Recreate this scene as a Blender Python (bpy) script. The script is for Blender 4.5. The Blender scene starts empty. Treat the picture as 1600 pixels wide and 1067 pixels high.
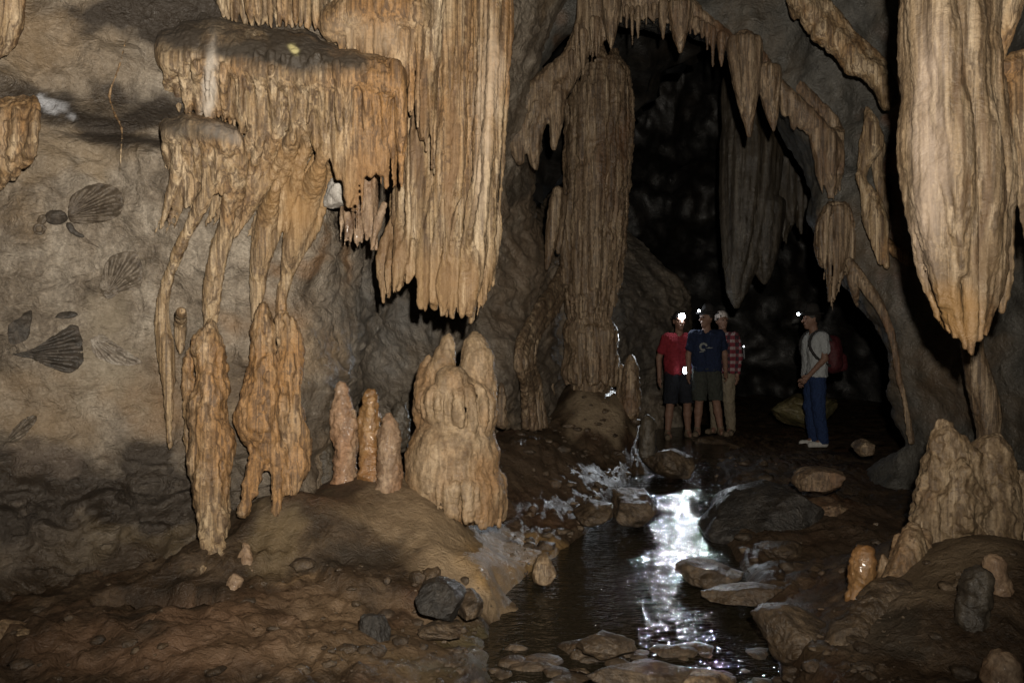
import bpy, bmesh, math, random
import numpy as np
from mathutils import Vector
from mathutils.bvhtree import BVHTree

# ------------------------------------------------------------------ camera, world, lights, exposure
SC = bpy.context.scene
COL = SC.collection
F = 1244.4          # focal length in pixels of the 1600 px wide photograph (28 mm on 36 mm)
CZ = 1.4            # tripod height
cd = bpy.data.cameras.new("camera"); cam = bpy.data.objects.new("camera", cd); COL.objects.link(cam)
cd.lens = 28.0; cd.sensor_width = 36.0; cd.clip_start = 0.05; cd.clip_end = 200
cam.location = (0, 0, CZ); cam.rotation_euler = (math.radians(90), 0, 0)
SC.camera = cam
W = bpy.data.worlds.new("World"); SC.world = W; W.use_nodes = True
W.node_tree.nodes["Background"].inputs[0].default_value = (0.5, 0.6, 0.8, 1)
W.node_tree.nodes["Background"].inputs[1].default_value = 0.0005
SC.view_settings.view_transform = 'Standard'; SC.view_settings.look = 'None'
SC.view_settings.exposure = 0.0; SC.view_settings.gamma = 1.0
SC.render.engine = 'CYCLES'
SC.cycles.use_denoising = True
SC.cycles.max_bounces = 6; SC.cycles.diffuse_bounces = 1; SC.cycles.glossy_bounces = 3
SC.cycles.transmission_bounces = 4
SC.cycles.sample_clamp_indirect = 3.0
SC.cycles.caustics_reflective = False; SC.cycles.caustics_refractive = False

def lamp(name, kind, loc, power, color, target=None, radius=0.03, size=100, blend=0.6, parent=None):
    l = bpy.data.lights.new(name, kind); l.energy = power; l.color = color; l.shadow_soft_size = radius
    if kind == 'SPOT': l.spot_size = math.radians(size); l.spot_blend = blend
    o = bpy.data.objects.new(name, l); COL.objects.link(o); o.location = loc
    if target is not None:
        o.rotation_euler = (Vector(target) - Vector(loc)).to_track_quat('-Z', 'Y').to_euler()
    if parent: o.parent = parent
    return o
# the photographer's flash, held just above and to the right of the lens
lamp("camera_flash", 'SPOT', (0.16, 0.05, CZ + 0.30), 1500, (1.0, 0.91, 0.78), (-0.25, 5.0, 3.0), 0.035, 112, 0.85)

# ------------------------------------------------------------------ helpers
def P(px, py, Y):
    return np.array([(px - 800.0) / F * Y, Y, CZ - (py - 533.5) / F * Y])

def _hash(ix, iy, iz, seed):
    h = (ix.astype(np.uint32) * np.uint32(374761393) + iy.astype(np.uint32) * np.uint32(668265263)
         + iz.astype(np.uint32) * np.uint32(2147483647) + np.uint32((seed * 144665) & 0xffffffff))
    h = (h ^ (h >> np.uint32(13))) * np.uint32(1274126177)
    h = (h ^ (h >> np.uint32(16))) * np.uint32(2246822519)
    return h ^ (h >> np.uint32(15))
_G = np.array([[1,1,0],[-1,1,0],[1,-1,0],[-1,-1,0],[1,0,1],[-1,0,1],[1,0,-1],[-1,0,-1],
               [0,1,1],[0,-1,1],[0,1,-1],[0,-1,-1],[1,1,0],[-1,1,0],[0,-1,1],[0,-1,-1]], dtype=np.float32)
def noise(p, seed=0):
    p = np.asarray(p, dtype=np.float32)
    i = np.floor(p).astype(np.int64); f = p - i
    u = f * f * f * (f * (f * 6 - 15) + 10)
    i = (i + 4096)
    res = np.zeros(len(p), np.float32)
    for dx in (0, 1):
        wx = u[:, 0] if dx else 1 - u[:, 0]
        for dy in (0, 1):
            wy = u[:, 1] if dy else 1 - u[:, 1]
            for dz in (0, 1):
                wz = u[:, 2] if dz else 1 - u[:, 2]
                g = _G[_hash(i[:, 0] + dx, i[:, 1] + dy, i[:, 2] + dz, seed) & np.uint32(15)]
                d = g[:, 0] * (f[:, 0] - dx) + g[:, 1] * (f[:, 1] - dy) + g[:, 2] * (f[:, 2] - dz)
                res += wx * wy * wz * d
    return res
def fbm(p, octv=4, seed=0, gain=0.5, ridged=False):
    p = np.asarray(p, dtype=np.float32); a = 1.0; s = np.zeros(len(p), np.float32); f = 1.0
    for o in range(octv):
        n = noise(p * f, seed + o * 17)
        if ridged: n = 0.5 - np.abs(n) * 1.6
        s += a * n; a *= gain; f *= 2.03
    return s
def sstep(a, b, x):
    t = np.clip((np.asarray(x, float) - a) / (b - a), 0, 1); return t * t * (3 - 2 * t)

def catmull(pts, n):
    pts = np.asarray(pts, float); k = len(pts)
    if k == 2:
        t = np.linspace(0, 1, n)[:, None]; return pts[0] * (1 - t) + pts[1] * t
    q = np.vstack([2 * pts[0] - pts[1], pts, 2 * pts[-1] - pts[-2]])
    t = np.linspace(0, k - 1 - 1e-9, n); i = np.floor(t).astype(int); f = (t - i)[:, None]
    p0, p1, p2, p3 = q[i], q[i + 1], q[i + 2], q[i + 3]
    return 0.5 * (2 * p1 + (p2 - p0) * f + (2 * p0 - 5 * p1 + 4 * p2 - p3) * f ** 2 + (3 * p1 - p0 - 3 * p2 + p3) * f ** 3)

def vnormals(v, q):
    n = np.cross(v[q[:, 2]] - v[q[:, 0]], v[q[:, 3]] - v[q[:, 1]])
    out = np.zeros_like(v)
    for k in range(4):
        for c in range(3):
            out[:, c] += np.bincount(q[:, k], n[:, c], len(v))
    return out / (np.linalg.norm(out, axis=1)[:, None] + 1e-12)

def relax(v, q, it, lam=0.5):
    for _ in range(it):
        s = np.zeros_like(v); c = np.zeros(len(v))
        for a, b in ((0, 1), (1, 2), (2, 3), (3, 0)):
            for k in range(3): s[:, k] += np.bincount(q[:, a], v[q[:, b], k], len(v))
            c += np.bincount(q[:, a], minlength=len(v))
        v = v + lam * (s / np.maximum(c, 1)[:, None] - v)
    return v

def mesh_object(name, v, q, mat, origin=None, stain=None, parent=None, smooth=True):
    """numpy vertices + quads -> one mesh object with its origin at its base"""
    v = np.asarray(v, float); q = np.asarray(q, np.int32)
    if origin is None:
        origin = np.array([(v[:, 0].min() + v[:, 0].max()) / 2, (v[:, 1].min() + v[:, 1].max()) / 2, v[:, 2].min()])
    origin = np.asarray(origin, float)
    me = bpy.data.meshes.new(name)
    lv = v - origin
    me.vertices.add(len(v)); me.vertices.foreach_set("co", lv.astype(np.float32).ravel())
    k = q.shape[1]
    me.loops.add(q.size); me.loops.foreach_set("vertex_index", q.ravel())
    me.polygons.add(len(q))
    me.polygons.foreach_set("loop_start", np.arange(0, q.size, k, dtype=np.int32))
    me.polygons.foreach_set("loop_total", np.full(len(q), k, dtype=np.int32))
    me.polygons.foreach_set("use_smooth", np.full(len(q), smooth, dtype=bool))
    if stain is not None:
        at = me.attributes.new("stain", 'FLOAT_COLOR', 'POINT'); at.data.foreach_set("color", stain.astype(np.float32).ravel())
    me.update(calc_edges=True); me.validate()
    me.materials.append(mat)
    o = bpy.data.objects.new(name, me); COL.objects.link(o)
    if parent is not None:
        o.parent = parent
        o.location = Vector(origin) - parent.location
    else:
        o.location = origin
    return o

def tag(o, label, cat, group=None):
    o['label'] = label; o['category'] = cat
    if group: o['group'] = group
    return o
def struct(o, label=None, cat=None):
    o['kind'] = 'structure'
    if label: o['label'] = label; o['category'] = cat
    return o

def smin(a, b, k):
    if k <= 0: return np.minimum(a, b)
    h = np.clip(k - np.abs(a - b), 0, None) / k
    return np.minimum(a, b) - h * h * k * 0.25

def surface_nets(g, org, h):
    s = g < 0
    c = np.zeros(tuple(n - 1 for n in g.shape), np.int8)
    offs = [(a, b, d) for a in (0, 1) for b in (0, 1) for d in (0, 1)]
    nx, ny, nz = g.shape
    for a, b, d in offs: c += s[a:nx - 1 + a, b:ny - 1 + b, d:nz - 1 + d]
    act = (c > 0) & (c < 8)
    idx = np.argwhere(act)
    val = {o: g[idx[:, 0] + o[0], idx[:, 1] + o[1], idx[:, 2] + o[2]] for o in offs}
    pos = np.zeros((len(idx), 3)); cnt = np.zeros(len(idx))
    for o in offs:
        for ax in range(3):
            if o[ax] == 0:
                o2 = list(o); o2[ax] = 1; o2 = tuple(o2)
                ga, gb = val[o], val[o2]; m = (ga < 0) != (gb < 0)
                t = ga[m] / (ga[m] - gb[m])
                pp = np.tile(np.array(o, float), (m.sum(), 1)); pp[:, ax] += t
                pos[m] += pp; cnt[m] += 1
    v = (idx + pos / cnt[:, None]) * h + org
    vid = np.full(act.shape, -1, np.int64); vid[act] = np.arange(len(idx))
    quads = []
    for ax in range(3):
        a1, a2 = (ax + 1) % 3, (ax + 2) % 3
        sl0 = [slice(1, -1)] * 3; sl1 = [slice(1, -1)] * 3
        sl0[ax] = slice(0, -1); sl1[ax] = slice(1, None)
        A, B = s[tuple(sl0)], s[tuple(sl1)]
        ch = A != B
        e = np.argwhere(ch); inside_first = A[ch]
        off = np.array([1, 1, 1]); off[ax] = 0; e = e + off
        def cell(d1, d2):
            k = e.copy(); k[:, a1] += d1; k[:, a2] += d2
            return vid[k[:, 0], k[:, 1], k[:, 2]]
        q = np.stack([cell(-1, -1), cell(0, -1), cell(0, 0), cell(-1, 0)], 1)
        q[~inside_first] = q[~inside_first][:, ::-1]
        quads.append(q)
    q = np.vstack(quads)
    return v, q[(q >= 0).all(1)]

class Sdf:
    """smooth union of tapered capsules sampled on a grid and skinned as one closed surface"""
    def __init__(s, h=0.012, k=0.02): s.h = h; s.k = k; s.pr = []; s.cuts = []; s.clip = None
    def cap(s, a, b, ra, rb, k=None, sc=(1, 1, 1)):
        s.pr.append((np.asarray(a, float), np.asarray(b, float), ra, rb, s.k if k is None else k, np.asarray(sc, float)))
    def path(s, pts, rad, n=None, k=None, sc=(1, 1, 1)):
        pts = np.asarray(pts, float); rad = np.asarray(rad, float)
        if len(pts) > 2 or n:
            n = n or (len(pts) - 1) * 3 + 1
            a = catmull(np.column_stack([pts, rad]), n); pts, rad = a[:, :3], np.maximum(a[:, 3], 0.002)
        for i in range(len(pts) - 1): s.cap(pts[i], pts[i + 1], rad[i], rad[i + 1], k, sc)
    def ball(s, c, r, sc=(1, 1, 1), k=None): s.cap(c, np.asarray(c, float) + 1e-5, r, r, k, sc)
    def cut(s, a, b, ra, rb, k=0.02, sc=(1, 1, 1)): s.cuts.append((np.asarray(a, float), np.asarray(b, float), ra, rb, k, np.asarray(sc, float)))
    def mesh(s, smooth=1):
        h = s.h; lo = np.full(3, 1e9); hi = -lo
        for a, b, ra, rb, k, sc in s.pr:
            r = max(ra, rb) / sc + h * 2
            lo = np.minimum(lo, np.minimum(a, b) - r); hi = np.maximum(hi, np.maximum(a, b) + r)
        lo -= 3 * h; n = np.ceil((hi + 3 * h - lo) / h).astype(int) + 1
        g = np.full(tuple(n), 0.5, np.float32)
        for cutting, lst in ((0, s.pr), (1, s.cuts)):
            for a, b, ra, rb, k, sc in lst:
                r = (max(ra, rb) + k) / sc + 3 * h
                i0 = np.maximum(np.floor((np.minimum(a, b) - r - lo) / h).astype(int), 0)
                i1 = np.minimum(np.ceil((np.maximum(a, b) + r - lo) / h).astype(int) + 1, n)
                if (i1 <= i0).any(): continue
                ax = [(lo[d] + np.arange(i0[d], i1[d]) * h - a[d]) * sc[d] for d in range(3)]
                x = ax[0][:, None, None]; y = ax[1][None, :, None]; z = ax[2][None, None, :]
                ba = (b - a) * sc; L = (ba ** 2).sum() + 1e-12
                t = np.clip((x * ba[0] + y * ba[1] + z * ba[2]) / L, 0, 1)
                d = np.sqrt((x - t * ba[0]) ** 2 + (y - t * ba[1]) ** 2 + (z - t * ba[2]) ** 2) - (ra + t * (rb - ra))
                d = d / (0.5 * (sc.max() + 1))
                sl = tuple(slice(i0[i], i1[i]) for i in range(3))
                if cutting: g[sl] = -smin(-g[sl], d, k)
                else: g[sl] = smin(g[sl], d, k)
        v, q = surface_nets(g, lo, h)
        return relax(v, q, smooth, 0.5) if smooth else v, q
    def build(s, name, mat, disp=(), smooth=1, seed=0, origin=None, parent=None, stain=None):
        v, q = s.mesh(smooth)
        v = displace(v, q, disp, seed)
        return mesh_object(name, v, q, mat, origin, stain(v) if stain else None, parent)

def displace(v, q, disp, seed=0):
    for i, (amp, fr, octv, kind) in enumerate(disp):
        fr = np.array(fr if isinstance(fr, (tuple, list)) else (fr,) * 3, float)
        n = vnormals(v, q)
        if kind == 'n': d = fbm(v * fr, octv, seed + 31 * i)
        elif kind == 'r': d = fbm(v * fr, octv, seed + 31 * i, ridged=True) - 0.2
        elif kind == 'w':   # warped wrinkles, small terraces running across the flow
            w = np.column_stack([noise(v * 5, seed + 3), noise(v * 5, seed + 4), noise(v * 5, seed + 5)]) * 0.06
            d = fbm((v + w) * fr, octv, seed + 31 * i)
        v = v + n * (amp * d)[:, None]
    return v

FLOW = [(0.014, 4, 2, 'n'), (0.011, (24, 24, 1.6), 2, 'r'), (0.0035, (30, 30, 55), 2, 'w')]
FLOWFINE = [(0.008, 5, 2, 'n'), (0.007, (34, 34, 2.5), 2, 'r'), (0.003, (34, 34, 60), 2, 'w')]
ROCK = [(0.05, 2.6, 3, 'n'), (0.03, 7, 3, 'r'), (0.008, 30, 2, 'n')]

# ------------------------------------------------------------------ materials
def lin(r, g, b):
    f = lambda c: (c / 255 / 12.92) if c / 255 <= 0.04045 else ((c / 255 + 0.055) / 1.055) ** 2.4
    return (f(r), f(g), f(b), 1)
class N:
    def __init__(s, name):
        s.m = bpy.data.materials.new(name); s.m.use_nodes = True; s.t = s.m.node_tree
        s.b = s.t.nodes["Principled BSDF"]
    def n(s, typ, **kw):
        x = s.t.nodes.new(typ)
        for k, v in kw.items():
            if k in x.inputs: x.inputs[k].default_value = v
            else: setattr(x, k, v)
        return x
    def l(s, a, b): s.t.links.new(a, b)
    def noise(s, scale3, detail=5, rough=0.55, dist=0.0):
        if not hasattr(s, 'pos'): s.pos = s.n('ShaderNodeNewGeometry').outputs['Position']
        mp = s.n('ShaderNodeMapping'); mp.inputs['Scale'].default_value = scale3
        s.l(s.pos, mp.inputs['Vector'])
        t = s.n('ShaderNodeTexNoise', Scale=1.0, Detail=detail, Roughness=rough, Distortion=dist)
        s.l(mp.outputs[0], t.inputs['Vector']); return t.outputs['Fac']
    def ramp(s, fac, stops):
        r = s.n('ShaderNodeValToRGB'); e = r.color_ramp.elements
        while len(e) < len(stops): e.new(0.5)
        for x, (p, c) in zip(e, stops): x.position = p; x.color = c if len(c) == 4 else (*c, 1)
        s.l(fac, r.inputs[0]); return r.outputs[0]
    def mix(s, fac, a, b, mode='MIX'):
        m = s.n('ShaderNodeMix', data_type='RGBA', blend_type=mode)
        for x, i in ((fac, 0), (a, 6), (b, 7)):
            if hasattr(x, 'links'): s.l(x, m.inputs[i])
            else: m.inputs[i].default_value = x
        return m.outputs[2]
    def mrange(s, fac, a, b, c, d):
        m = s.n('ShaderNodeMapRange'); s.l(fac, m.inputs[0])
        for i, v in enumerate((a, b, c, d)): m.inputs[i + 1].default_value = v
        return m.outputs[0]
    def add(s, a, b, k=1.0):
        m = s.n('ShaderNodeMath', operation='MULTIPLY_ADD'); s.l(b, m.inputs[0]); m.inputs[1].default_value = k; s.l(a, m.inputs[2]); return m.outputs[0]

def rock_mat(name, c_dark, c_mid, c_lite, c_alt, crack=0, grain=(0.5, 1.25), stretch=(9, 9, 1.1), rough=(0.35, 0.7), bump=0.5, bscale=60, stain=False, coat=0.0, streak=0.6, alt=(0.52, 0.64), spec=0.5):
    m = N(name)
    f1 = m.noise(stretch, 6, 0.6, 0.6)
    base = m.ramp(f1, [(0.28, c_dark), (0.45, c_mid), (0.68, c_lite)])
    f2 = m.noise((1.3, 1.3, 0.9), 5, 0.6, 0.3)
    base = m.mix(m.mrange(f2, alt[0], alt[1], 0, 0.85), base, c_alt)
    f3 = m.noise((stretch[0] * 3.2, stretch[1] * 3.2, stretch[2] * 1.6), 4, 0.6, 1.0)
    base = m.mix(m.mrange(f3, 0.40, 0.60, streak, 0.0), base, c_dark)
    f4 = m.noise((75, 75, 75), 3, 0.7)
    base = m.mix(0.55, base, m.ramp(f4, [(0.3, (grain[0],) * 3 + (1,)), (0.7, (grain[1],) * 3 + (1,))]), 'MULTIPLY')
    if crack:
        fc = m.noise((crack, crack, crack), 5, 0.55, 0.8); ab = m.n('ShaderNodeMath', operation='SUBTRACT'); m.l(fc, ab.inputs[0]); ab.inputs[1].default_value = 0.5
        ab2 = m.n('ShaderNodeMath', operation='ABSOLUTE'); m.l(ab.outputs[0], ab2.inputs[0])
        line = m.mrange(ab2.outputs[0], 0.0, 0.006, 0.9, 0.0); msk = m.mrange(m.noise((1.7, 1.7, 1.7), 3), 0.5, 0.62, 0, 1)
        mm = m.n('ShaderNodeMath', operation='MULTIPLY'); m.l(line, mm.inputs[0]); m.l(msk, mm.inputs[1]); base = m.mix(mm.outputs[0], base, (0.02, 0.015, 0.01, 1))
    if stain:
        a = m.n('ShaderNodeAttribute', attribute_name='stain')
        f5 = m.noise((6, 6, 6), 6, 0.65, 0.5)
        fac = m.n('ShaderNodeMath', operation='MULTIPLY'); m.l(a.outputs['Alpha'], fac.inputs[0]); m.l(m.mrange(f5, 0.3, 0.62, 0.55, 1.1), fac.inputs[1]); fac.use_clamp = True
        base = m.mix(fac.outputs[0], base, a.outputs['Color'])
    m.l(base, m.b.inputs['Base Color'])
    f6 = m.noise((5, 5, 5), 5, 0.65)
    m.l(m.mrange(f6, 0.35, 0.65, rough[0], rough[1]), m.b.inputs['Roughness'])
    m.b.inputs['Specular IOR Level'].default_value = spec
    if coat:
        m.l(m.mrange(f6, 0.4, 0.6, coat, 0.0), m.b.inputs['Coat Weight']); m.b.inputs['Coat Roughness'].default_value = 0.12
    h = m.add(m.noise((bscale, bscale, bscale * 1.3), 5, 0.7, 0.8), m.noise((bscale * .25, bscale * .25, bscale * .3), 4, 0.6, 1.2), 2.2)
    bp = m.n('ShaderNodeBump', Strength=bump, Distance=0.012); m.l(h, bp.inputs['Height']); m.l(bp.outputs[0], m.b.inputs['Normal'])
    return m.m

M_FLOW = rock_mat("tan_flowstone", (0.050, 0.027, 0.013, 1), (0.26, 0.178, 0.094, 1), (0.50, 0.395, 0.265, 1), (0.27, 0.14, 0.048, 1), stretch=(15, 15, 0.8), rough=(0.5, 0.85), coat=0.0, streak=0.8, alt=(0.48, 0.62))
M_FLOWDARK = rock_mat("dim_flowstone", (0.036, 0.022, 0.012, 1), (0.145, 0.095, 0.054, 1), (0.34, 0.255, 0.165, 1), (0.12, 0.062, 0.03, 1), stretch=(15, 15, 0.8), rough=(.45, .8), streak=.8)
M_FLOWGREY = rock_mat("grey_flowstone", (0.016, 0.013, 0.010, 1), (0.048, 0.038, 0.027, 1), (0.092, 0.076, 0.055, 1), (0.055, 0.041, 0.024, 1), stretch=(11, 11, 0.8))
M_PINK = rock_mat("pinkish_flowstone", (0.09, 0.052, 0.03, 1), (0.25, 0.165, 0.10, 1), (0.38, 0.28, 0.19, 1), (0.27, 0.145, 0.075, 1), stretch=(8, 8, 5), rough=(.45, .75), coat=0.1)
M_ORANGE = rock_mat("orange_flowstone", (0.10, 0.052, 0.02, 1), (0.25, 0.14, 0.055, 1), (0.35, 0.22, 0.10, 1), (0.21, 0.10, 0.035, 1), stretch=(8, 8, 5), rough=(0.3, 0.5), coat=0.35)
M_WET = rock_mat("wet_flowstone", (0.06, 0.036, 0.018, 1), (0.20, 0.14, 0.08, 1), (0.32, 0.245, 0.16, 1), (0.19, 0.105, 0.048, 1), streak=.8, stretch=(13, 13, 1.0), rough=(0.42, 0.75), spec=.4)
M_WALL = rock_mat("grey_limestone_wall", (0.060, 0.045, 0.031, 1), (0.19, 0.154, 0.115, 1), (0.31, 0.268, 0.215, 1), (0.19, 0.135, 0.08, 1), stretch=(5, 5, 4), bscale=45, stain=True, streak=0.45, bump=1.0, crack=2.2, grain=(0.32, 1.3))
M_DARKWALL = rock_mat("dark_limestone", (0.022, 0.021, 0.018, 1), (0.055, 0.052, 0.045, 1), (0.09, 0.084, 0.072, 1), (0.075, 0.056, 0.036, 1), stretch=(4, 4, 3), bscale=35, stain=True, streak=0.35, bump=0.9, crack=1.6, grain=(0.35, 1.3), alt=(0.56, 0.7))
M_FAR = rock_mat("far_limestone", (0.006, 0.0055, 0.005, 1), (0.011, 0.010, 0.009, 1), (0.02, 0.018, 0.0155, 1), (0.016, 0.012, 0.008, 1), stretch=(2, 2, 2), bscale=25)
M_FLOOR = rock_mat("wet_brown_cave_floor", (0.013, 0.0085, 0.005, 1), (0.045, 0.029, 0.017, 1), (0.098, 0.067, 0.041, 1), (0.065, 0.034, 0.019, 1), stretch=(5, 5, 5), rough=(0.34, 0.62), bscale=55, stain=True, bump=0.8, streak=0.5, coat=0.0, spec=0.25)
M_ROCK = rock_mat("brown_boulder", (0.018, 0.012, 0.0075, 1), (0.062, 0.042, 0.025, 1), (0.13, 0.092, 0.056, 1), (0.085, 0.05, 0.025, 1), stretch=(6, 6, 6), rough=(0.35, 0.65), bscale=40, bump=0.9, crack=4)
M_GREYROCK = rock_mat("dark_grey_boulder", (0.008, 0.007, 0.006, 1), (0.021, 0.018, 0.015, 1), (0.046, 0.039, 0.032, 1), (0.024, 0.019, 0.014, 1), stretch=(8, 8, 8), rough=(0.35, 0.65), bscale=45, bump=0.9, crack=4)
M_YELLOWROCK = rock_mat("ochre_boulder", (0.04, 0.03, 0.012, 1), (0.13, 0.10, 0.045, 1), (0.24, 0.19, 0.10, 1), (0.09, 0.085, 0.04, 1), stretch=(5, 5, 5), bscale=30)
M_FOSSIL = rock_mat("brown_fossil_stone", (0.022, 0.016, 0.011, 1), (0.075, 0.057, 0.040, 1), (0.14, 0.112, 0.082, 1), (0.10, 0.075, 0.05, 1), stretch=(20, 20, 20), bscale=70, streak=0.3)
M_FOSSIL2 = rock_mat('pale_fossil_stone', (0.035, 0.026, 0.018, 1), (0.11, 0.088, 0.065, 1), (0.20, 0.167, 0.13, 1), (0.15, 0.115, 0.08, 1), stretch=(20, 20, 20), bscale=70, streak=0.3)
M_FOSSIL3 = rock_mat('wall_coloured_fossil', (0.06, 0.048, 0.036, 1), (0.18, 0.15, 0.12, 1), (0.28, 0.25, 0.21, 1), (0.17, 0.13, 0.09, 1), stretch=(20, 20, 20), bscale=70, streak=0.3)
M_DARKFOSSIL = rock_mat("black_fossil_stone", (0.016, 0.013, 0.010, 1), (0.04, 0.033, 0.026, 1), (0.075, 0.06, 0.047, 1), (0.04, 0.034, 0.028, 1), stretch=(20, 20, 20), bscale=70, streak=0.3)

def water_mat():
    m = N("stream_water"); b = m.b
    b.inputs['Base Color'].default_value = (0.012, 0.010, 0.006, 1)
    b.inputs['Roughness'].default_value = 0.04; b.inputs['IOR'].default_value = 1.33
    b.inputs['Transmission Weight'].default_value = 0.0
    b.inputs['Specular IOR Level'].default_value = 0.6
    a = m.noise((10, 19, 10), 2, 0.5, 1.0); c = m.noise((26, 44, 26), 2, 0.5, 0.6)
    big = m.noise((3.2, 5.5, 3.2), 2, 0.5, 0.8)
    bp = m.n('ShaderNodeBump', Strength=1.0, Distance=0.015); m.l(m.add(m.add(a, c, 0.35), big, 0.7), bp.inputs['Height']); m.l(bp.outputs[0], b.inputs['Normal'])
    return m.m
M_WATER = water_mat()

def plain(name, col, rough=0.8, scale=40, var=0.35, emit=0, spec=0.3):
    m = N(name)
    f = m.noise((scale, scale, scale), 4, 0.6)
    d = tuple(c * (1 - var) for c in col); l = tuple(min(1, c * (1 + var)) for c in col)
    m.l(m.ramp(f, [(0.3, d), (0.7, l)]), m.b.inputs['Base Color'])
    m.b.inputs['Roughness'].default_value = rough; m.b.inputs['Specular IOR Level'].default_value = spec
    if emit:
        m.b.inputs['Emission Color'].default_value = (0.85, 0.93, 1, 1); m.b.inputs['Emission Strength'].default_value = emit
    return m.m
def plaid():
    m = N("red_plaid_cloth")
    tc = m.n('ShaderNodeTexCoord'); sp = m.n('ShaderNodeSeparateXYZ'); m.l(tc.outputs['Object'], sp.inputs[0])
    cols = []
    for ax, k in (('X', 62), ('Z', 62)):
        a = m.n('ShaderNodeMath', operation='MULTIPLY'); m.l(sp.outputs[ax], a.inputs[0]); a.inputs[1].default_value = k
        s = m.n('ShaderNodeMath', operation='SINE'); m.l(a.outputs[0], s.inputs[0]); cols.append(m.mrange(s.outputs[0], 0.1, 0.3, 0, 1))
    b = m.mix(cols[0], (0.11, 0.012, 0.02, 1), (0.016, 0.006, 0.01, 1))
    b = m.mix(cols[1], b, m.mix(cols[0], (0.2, 0.15, 0.15, 1), (0.08, 0.016, 0.02, 1)))
    m.l(b, m.b.inputs['Base Color']); m.b.inputs['Roughness'].default_value = 0.9
    return m.m

# ------------------------------------------------------------------ the cave: floor, walls, vault (structure)
def grid_quads(nr, nc):
    i, j = np.meshgrid(np.arange(nr - 1), np.arange(nc - 1), indexing='ij'); a = (i * nc + j).ravel()
    return np.stack([a, a + 1, a + nc + 1, a + nc], 1)
def to_px(v):
    Y = np.maximum(v[:, 1], 0.3); return 800 + v[:, 0] / Y * F, 533.5 - (v[:, 2] - CZ) / Y * F
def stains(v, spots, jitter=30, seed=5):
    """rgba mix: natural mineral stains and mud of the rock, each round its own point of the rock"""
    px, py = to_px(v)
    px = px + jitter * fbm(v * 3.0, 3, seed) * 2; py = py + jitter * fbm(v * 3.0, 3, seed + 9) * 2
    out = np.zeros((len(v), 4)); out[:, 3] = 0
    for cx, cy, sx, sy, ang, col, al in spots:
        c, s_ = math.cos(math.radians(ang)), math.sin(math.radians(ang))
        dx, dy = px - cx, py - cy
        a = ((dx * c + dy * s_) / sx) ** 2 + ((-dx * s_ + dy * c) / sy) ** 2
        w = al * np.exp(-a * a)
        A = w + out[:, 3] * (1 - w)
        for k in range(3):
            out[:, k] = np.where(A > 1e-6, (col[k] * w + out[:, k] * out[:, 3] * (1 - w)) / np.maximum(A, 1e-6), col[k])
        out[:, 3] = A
    return out

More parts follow.
